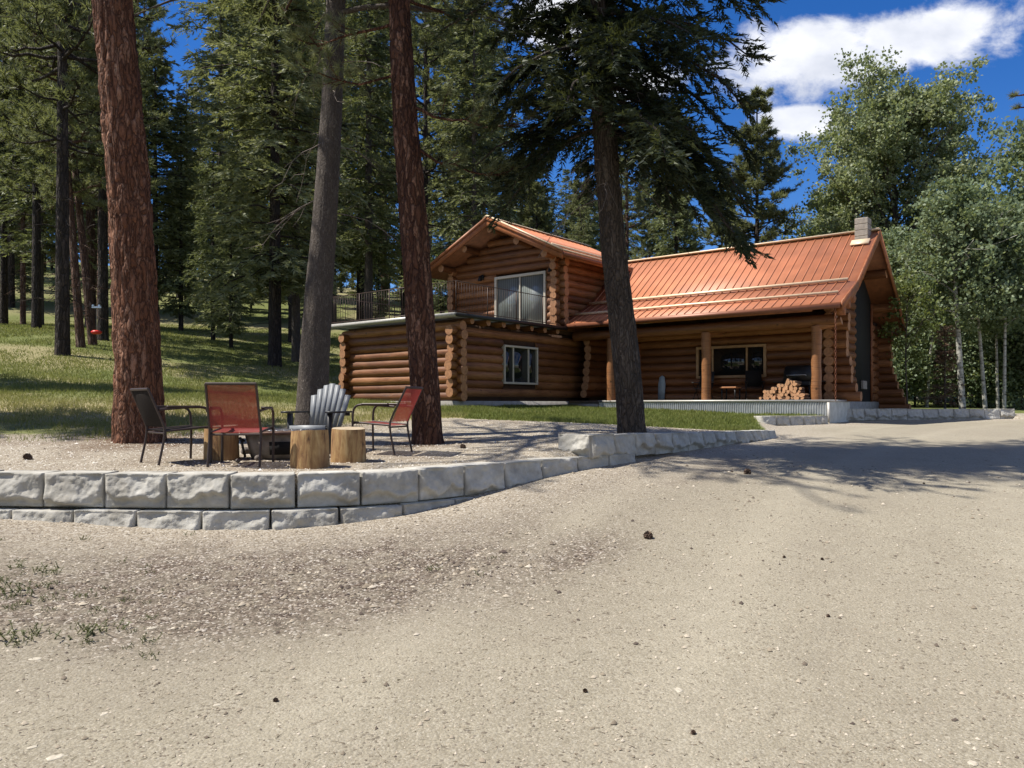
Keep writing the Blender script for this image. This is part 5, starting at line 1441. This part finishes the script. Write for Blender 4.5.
for (Y0, Y1_, px0, px1, dpx) in ((46, 54, -60, 470, 62), (60, 72, -60, 480, 48), (80, 100, -80, 820, 42), (50, 62, 490, 690, 44), (100, 125, -60, 620, 15), (64, 84, -40, 600, 21)):
    px = px0
    while px < px1:
        p = px + g.uniform(-8, 8); Y = g.uniform(Y0, Y1_); x = (p - 512) / F * Y
        key = g.choice(['fa', 'fc', 'pa', 'pb', 'pa', 'pb', 'pc']) if p < 480 else g.choice(['pa', 'pc', 'fc', 'pc', 'pb'])
        if Y0 in (64, 100): key = g.choice(['fb', 'pc', 'fb'])
        top = g.uniform(185, 250) if Y0 == 64 else (skyline(p) + g.uniform(-60, 75) if Y0 < 99 else g.uniform(140, 205)); hgt = max(5, EYE + (HZ - top) / F * Y - gz(x, Y))
        H0 = {'fa': 22, 'fb': 20, 'fc': 23, 'pa': 24, 'pb': 23, 'pc': 17}[key]
        s = min(1.7, hgt / H0)
        if px > 480: s = min(s, 1.1)
        fam = key[0] == 'p'
        behind = p > 480
        lab = ('tall pine among the dark trunks at the back of the left woods' if fam else 'dark green fir filling the back of the left woods') if not behind else \
              ('pine showing between branches above the house roofs' if fam else 'fir showing between branches above the house roofs')
        grp = ('back row pines in the left woods' if fam else 'back row firs in the left woods') if not behind else ('pines beyond the house roofs' if fam else 'firs beyond the house roofs')
        put(key, p, Y, s, g.uniform(0, 6.28), 'pine_tree' if fam else 'fir_tree', lab, grp, g.uniform(.95, 1.1))
        px += dpx * g.uniform(.75, 1.25)
# trees outside the left edge whose shade falls over the meadow
for i, (x, Y, k, s) in enumerate(((-15.5, 13.0, 'fc', .8), (-19.5, 20.5, 'fc', .9))):
    put(k, 0, Y, s, i * 1.3, 'pine_tree' if k[0] == 'p' else 'fir_tree', 'tree just outside the left edge shading the meadow', 'trees just outside the left edge', None, x)

# unseen trees added behind and beside the camera to block sky fill on the porch
for i, (x, Y, k, s) in enumerate(((-20, -9, 'fc', 1.0), (-13, -14, 'pa', 1.0), (-7, -17, 'fa', 1.0), (0, -15, 'fc', 1.1), (7, -17, 'fa', 1.0), (14, -14, 'pa', 1.0), (21, -9, 'fc', 1.0), (-26, 0, 'fa', .9), (-3, -24, 'fc', 1.2), (-16, -22, 'fa', 1.2), (11, -24, 'fa', 1.2))):
    put(k, 0, Y, s, i * 1.7, 'pine_tree' if k[0] == 'p' else 'fir_tree', 'unseen tree added on the near side of the drive to block sky light', 'unseen trees added on the near side of the drive', None, x)

# --- broad-leaved trees at right
def leafy(key, px, Y, geo, bark, leafm, name, label, scale=1.0, rz=0.0, group=None, sz=None):
    return plant(key, px, Y, scale, rz, name, label, group, geo, bark, leafm, sz)
leafy('cw', 903, 43, lambda: broadleaf_geo(41, 16.6, 2.5, 4.7, 90000, .165, .34, 64, ncl=22, csz=.5, lean=(-.6, 0), rise=(.7, 1.7)), M['bark_grey'], M['leaf_cotton'], 'cottonwood_tree', 'huge glossy-leaved cottonwood towering above the right end of the roof')
leafy('cw2', 838, 47, lambda: broadleaf_geo(42, 12.2, 2.0, 2.7, 30000, .165, .25, 32, ncl=18, csz=.48, rise=(.6, 1.6)), M['bark_grey'], M['leaf_cotton'], 'cottonwood_tree', 'lower cottonwood behind the roof ridge left of the chimney')
leafy('as', 963, 29.2, lambda: broadleaf_geo(51, 8.4, 3.2, 1.9, 12500, .13, .125, 24, lean=(-.5, 0), ncl=11, csz=.42, rise=(.1, .8)), M['bark_aspen'], M['leaf_aspen'], 'aspen_tree', 'thickest white-trunked aspen behind the low stone wall')
leafy('as2', 986, 29.6, lambda: broadleaf_geo(52, 8.6, 3.8, 1.6, 8500, .14, .08, 22, lean=(-.55, .2), ncl=11, csz=.42, rise=(.1, .8)), M['bark_aspen'], M['leaf_aspen'], 'aspen_tree', 'slim white aspen curving left, right of the thickest aspen')
leafy('as3', 1004, 29.0, lambda: broadleaf_geo(53, 7.4, 3.0, 1.5, 8000, .14, .07, 22, lean=(.15, .1), ncl=11, csz=.4, rise=(.1, .8)), M['bark_aspen'], M['leaf_aspen'], 'aspen_tree', 'straight slim white aspen at the right end of the low stone wall')
leafy('as3', 998, 31.0, None, None, None, 'aspen_tree', 'thin pale aspen standing just behind the straight slim one', .95, 2.2)
leafy('as2', 926, 33.0, None, None, None, 'aspen_tree', 'leafy aspen behind the dead brown little conifer', .95, 3.0)
leafy('as', 1045, 33.0, None, None, None, 'aspen_tree', 'tall aspen crown filling the right edge of the picture', 1.5, 1.6)
leafy('yg', 908, 28.4, lambda: broadleaf_geo(54, 4.6, 1.6, 1.05, 2200, .12, .035, 16, ncl=8, csz=.26, rise=(.6, 1.4)), M['bark_grey'], M['leaf_young'], 'young_aspen', 'young yellow-green sapling beside the right wall of the house')
dc = (lambda: fir_geo(61, 3.0, .25, .75, 60, 10, 7, bl=.12, bw=.03, tr=.045, droop=.15, power=.8), M['bark_grey'], M['needle_dead'])
plant('dead', 945, 28.3, 1.0, 0, 'dead_conifer', 'little conifer with brown dead needles behind the low stone wall', None, *dc)
for i, (px, Y, s, k) in enumerate(((905, 36, .95, 'as2'), (935, 37, 1.0, 'as'), (960, 39, 1.0, 'as'), (985, 36, 1.05, 'as2'), (1012, 37, 1.15, 'as'), (1030, 41, 1.35, 'as'), (1065, 38, 1.4, 'as'),
                               (918, 42, 1.0, 'as'), (1000, 47, 1.3, 'as'), (950, 47, 1.0, 'as3'), (1085, 45, 1.5, 'as'), (880, 40, .9, 'as3'))):
    leafy(k, px, Y, None, None, None, 'aspen_tree', 'green aspen in the thicket behind the white-trunked aspens', s, i * 1.7, 'aspens in the thicket at right')
for i, (px, Y, s) in enumerate(((1034, 52, .62), (968, 56, .60), (1075, 55, .8), (900, 60, .5), (1100, 50, .8))):
    put('fa' if i % 2 else 'fc', px, Y, s, i, 'fir_tree', 'dark fir half hidden behind the aspen thicket at right', 'firs behind the aspen thicket')
for i, (px, Y, s) in enumerate(((890, 33, 1.0), (915, 34, 1.15), (938, 35, 1.0), (958, 33, .95), (978, 35, 1.2), (1000, 34, 1.0), (1022, 32, 1.1), (1045, 31, 1.2), (870, 34, 1.0), (928, 40, 1.6), (965, 41, 1.7), (1000, 42, 1.8), (1035, 36, 1.5), (1070, 36, 1.6))):
    leafy('bush', px, Y, lambda: broadleaf_geo(71, 2.6, .2, 1.5, 5200, .12, .05, 18, ncl=12, csz=.42, rise=(.3, 1.2)), M['bark_black'], M['leaf_aspen'], 'shrub',
          'leafy green shrub in the undergrowth below the aspens', s, i * 1.1, 'shrubs below the aspens')

# ------------------------------------------------------------------ grass, weeds, loose gravel and small things
def scatter_grass(name, n, xr, yr, cond, hgt, wid, seed, tint0):
    g = rng(seed); Y = yr[0] + (yr[1] - yr[0]) * g.random(n) ** 1.35
    X = (g.uniform(xr[0], xr[1], n) - 512) / F * Y
    sd, _ = break_sd(X, Y); gm = grass_mask(X, Y)
    k = (sd > .2) & (g.random(n) < gm) & cond(X, Y); X, Y = X[k], Y[k]; n = len(X)
    clump = fbm(X * .8, Y * .8, 2.0, 3); k = g.random(n) < sstep(.25, .6, clump) + .15; X, Y = X[k], Y[k]; n = len(X); clump = clump[k]
    Z = ground_z(X, Y)
    a = Acc()
    for _ in range(1):
        D = np.stack([g.normal(0, .45, n), g.normal(0, .45, n), np.ones(n)], -1)
        L = hgt * g.uniform(.5, 1.4, n) * (.6 + .9 * clump); W = wid * (Y / 18)
        Vb, Fb = blades(np.stack([X, Y, Z - .01], -1), D, L, W, g)
        dryv = np.exp(-((Y - 15.5 - .12 * (X + 8)) / 2.2) ** 2) * (X < -1)
        a.add(Vb, Fb, 0, np.clip(tint0 + .5 * (clump - .5) + g.normal(0, .14, n) + .45 * dryv, 0, 1))
    return tag(build(name, a, M['grass']), kind='stuff')
def hx(X, Y):
    a_ = (X - Cc[0]) * rv[0] + (Y - Cc[1]) * rv[1]; b_ = (X - Cc[0]) * bv[0] + (Y - Cc[1]) * bv[1]
    return ~(((a_ > -5.5) & (a_ < .3) & (b_ > -.2)) | ((a_ >= .3) & (b_ > 5.9)))
scatter_grass('meadow_grass', 230000, (-30, 480), (11, 58), lambda X, Y: hx(X, Y) & (X < -1.6), .095, .016, 5, .60)
scatter_grass('lawn_grass', 120000, (430, 830), (15, 27), lambda X, Y: hx(X, Y) & (X >= -1.7) & (X < 9.4), .085, .022, 6, .40)
def pebbles(name, X, Y, size, g, tint):
    n = len(X); Z = ground_z(X, Y)
    o = np.array([(1, 0, 0), (0, 1, 0), (-1, 0, 0), (0, -1, 0), (0, 0, .75), (0, 0, -.5)], float)
    s = o[None] * g.uniform(.6, 1.25, (n, 6, 1)) * size[:, None, None]
    th = g.uniform(0, 6.28, n); c, sn = np.cos(th)[:, None], np.sin(th)[:, None]
    x = s[..., 0] * c - s[..., 1] * sn * .75; y = s[..., 0] * sn + s[..., 1] * c * .75
    V = np.stack([X[:, None] + x, Y[:, None] + y, Z[:, None] + s[..., 2] + size[:, None] * .12], -1).reshape(-1, 3)
    f = np.array([(0, 1, 4), (1, 2, 4), (2, 3, 4), (3, 0, 4)])
    Fc = (np.arange(n)[:, None, None] * 6 + f[None]).reshape(-1, 3)
    return tag(build(name, Acc().add(V, Fc, 0, np.repeat(tint, 4)), M['gravel']), kind='stuff')
g = rng(88)
n = 110000; Y = 2.6 + 8.5 * g.random(n) ** 1.5; X = (g.uniform(-40, 1064, n) - 512) / F * Y
sd, _ = break_sd(X, Y)
cz = np.exp(-(((X + 2.0) / 2.2) ** 2 + ((Y - 5.75 - .22 * (X + 2)) / .75) ** 2)) + .75 * np.exp(-(((X + .1) / 1.0) ** 2 + ((Y - 6.6 - .5 * X) / .5) ** 2))
edge = np.clip(1 - (-sd - .1) / 1.8, 0, 1)
k = (sd < -.05) & (g.random(n) < .24 + .5 * cz + .5 * edge + .25 * (fbm(X * 1.1, Y * 1.1, 6, 3) - .5)); X, Y, cz = X[k], Y[k], cz[k]; n = len(X)
pebbles('gravel', X, Y, np.clip(.0036 * np.exp(g.normal(0, .65, n)), .0016, .022) * (.75 + .06 * Y) * (1 + .6 * cz), g, np.clip(g.normal(.50, .25, n) - .2 * np.clip(cz, 0, 1), 0, .74))
n = 45000; Y = 7.6 + 8 * g.random(n); X = (g.uniform(-20, 800, n) - 512) / F * Y
sd, _ = break_sd(X, Y); k = (sd > .3) & (grass_mask(X, Y) < .5); X, Y = X[k], Y[k]; n = len(X)
pebbles('gravel', X, Y, np.clip(.008 * np.exp(g.normal(0, .4, n)), .003, .03), g, np.clip(g.normal(.6, .24, n), 0, 1))
# weeds at the left edge of the drive
def weed_geo(seed, big=1.0):
    g = rng(seed); a = Acc(); C, D, L = [], [], []
    for s in range(g.integers(7, 13)):
        az = g.uniform(0, 6.28); l = g.uniform(.05, .13) * big; tip = np.array([math.cos(az) * g.uniform(.15, .8), math.sin(az) * g.uniform(.15, .8), 1.0]) * l
        b0 = np.array([g.normal(0, .05), g.normal(0, .05), 0]) * big
        a.tube(np.array([b0, b0 + tip * .5, b0 + tip]), .0022, 3, 0, cap=False, tint=.4)
        for q in np.linspace(.2, 1, 9): C.append(b0 + tip * q); D.append(g.normal(size=3) + [0, 0, .6])
    V_, F_ = leaves(np.array(C), nrm(np.array(D)), .032 * big * g.uniform(.6, 1.3, len(C)), g, .35)
    a.add(V_, F_, 0, np.clip(g.normal(.5, .2, len(C)), 0, 1))
    return a
wd = [(18, 568, .9), (34, 571, 1.1), (52, 574, .9), (5, 590, 1.2), (14, 596, 1.0), (31, 592, 1.1), (27, 605, .8), (85, 596, .8), (3, 640, 1.3), (20, 643, .8), (38, 636, .8), (75, 638, 1.1), (90, 634, 1.0), (103, 632, 1.2), (146, 642, .7), (112, 630, .8), (82, 540, .6), (188, 535, .6), (478, 575, .6), (497, 559, .6), (432, 570, .7)]
gw = rng(404)
for _ in range(46):
    wd.append((gw.uniform(-5, 165), gw.choice([572, 592, 606, 640]) + gw.normal(0, 10), gw.uniform(.3, .65)))
wm = [mesh_of('weed', weed_geo(300 + i), M['weed']) for i in range(6)]
def ground_at(px, py):
    """the point of the ground seen at a pixel, by marching along the view ray"""
    Ys = np.linspace(2.2, 14, 1200); X = (px - 512) / F * Ys; z = EYE - (py - HZ) / F * Ys
    d = z - ground_z(X, Ys); i = int(np.argmax(d < 0)); return (X[i], Ys[i], float(ground_z(X[i:i + 1], Ys[i:i + 1])[0]))
for i, (px, py, s) in enumerate(wd):
    o = bpy.data.objects.new('weed', wm[i % 6]); COL.objects.link(o)
    p = ground_at(px, py); o.location = (p[0], p[1], p[2] - .004); o.scale = (s * .95, s * .95, s * .52); o.rotation_euler = (0, 0, i * 1.9)
    tag(o, 'small scraggly green weed growing in the gravel' if px < 400 else 'tiny weed in the coarse gravel below the wall bend', 'weed', 'weeds at the left of the drive' if px < 400 else 'weeds below the wall bend')
# pale flat stones set in the drive
ps = [(38, 614, .05), (47, 618, .05), (35, 659, .10), (152, 628, .10), (175, 628, .06), (327, 635, .06), (330, 652, .045), (104, 714, .06), (32, 748, .05), (55, 758, .12), (217, 705, .05), (678, 690, .10), (560, 711, .06), (704, 615, .05), (742, 653, .05), (967, 743, .05), (972, 763, .07), (95, 618, .05), (143, 673, .03)]
for i, (px, py, s) in enumerate(ps):
    p = ground_at(px, py)
    rock('pale_stone', 'flat pale stone bedded in the gravel drive', 'stone', (p[0], p[1], p[2] - .001), min(s, .085) * .5, 600 + i, M['pale_rock'], 'pale flat stones in the drive', .10)
# pine cones
def cone_geo(seed):
    g = rng(seed); a = Acc(); n = 80; i = np.arange(n); u = (i + .5) / n; r = .028 * np.sin(math.pi * (.12 + .8 * u)); az = i * 2.399
    C = np.stack([r * np.cos(az) * .5, r * np.sin(az) * .5, (u - .5) * .085], -1); D = np.stack([np.cos(az), np.sin(az), .35 + 0 * az], -1)
    V_, F_ = leaves(C + D * .012, nrm(D) * 6, .03 * (.6 + np.sin(math.pi * u)), g, .7); a.add(V_, F_)
    th = np.linspace(0, 1, 7); a.tube(np.stack([0 * th, 0 * th, (th - .5) * .09], -1), .020 * np.sin(math.pi * (.08 + .86 * th)), 8)
    return a
cmesh = [mesh_of('pine_cone', cone_geo(700 + i), M['cone']) for i in range(3)]
def cone(p, i, s, label, group=None):
    o = bpy.data.objects.new('pine_cone', cmesh[i % 3]); COL.objects.link(o); o.location = (p[0], p[1], p[2] + .02 * s); o.rotation_euler = (1.3, .3 * i, i * 2.1); o.scale = (s, s, s)
    tag(o, label, 'pine cone', group)
cone(ground_at(648, 538), 0, 1.0, 'dark pine cone alone on the open drive below the upper wall')
cone(ground_at(747, 474), 1, 1.1, 'pine cone lying in the tree shade on the drive')
for i, (px, py) in enumerate(((732, 472), (784, 558), (924, 484), (822, 560), (693, 734), (276, 702), (585, 692), (828, 617))):
    cone(ground_at(px, py), i, .30, 'tiny dark cone fragment on the sunlit gravel drive', 'cone fragments on the drive')
cone(on(28, 9.4), 2, 1.2, 'pine cone on the gravel patio left of the big red pine'); cone(on(463, 11.2), 0, 1.0, 'pine cone on the gravel right of the slim red pine')

# fallen needles and twigs lying on the gravel
g = rng(91); n = 4200; Y = 3.0 + 11 * g.random(n) ** 1.3; X = (g.uniform(-30, 1050, n) - 512) / F * Y
sd, _ = break_sd(X, Y); k = (np.abs(sd - .15) > .35) & (grass_mask(X, Y) < .4) & (g.random(n) < .25 + 1.1 * sstep(.45, .7, fbm(X * .7, Y * .7, 3.3, 3)))
X, Y = X[k], Y[k]; n = len(X); Z = ground_z(X, Y) + .004
az = g.uniform(0, 6.28, n); D = np.stack([np.cos(az), np.sin(az), g.normal(.02, .05, n)], -1)
Vb, Fb = blades(np.stack([X, Y, Z], -1), D, g.uniform(.018, .055, n), .0022 + .0004 * Y, g)
tag(build('needle_litter', Acc().add(Vb, Fb, 0, np.clip(g.normal(.4, .25, n), 0, 1)), M['needle_dead']), kind='stuff')
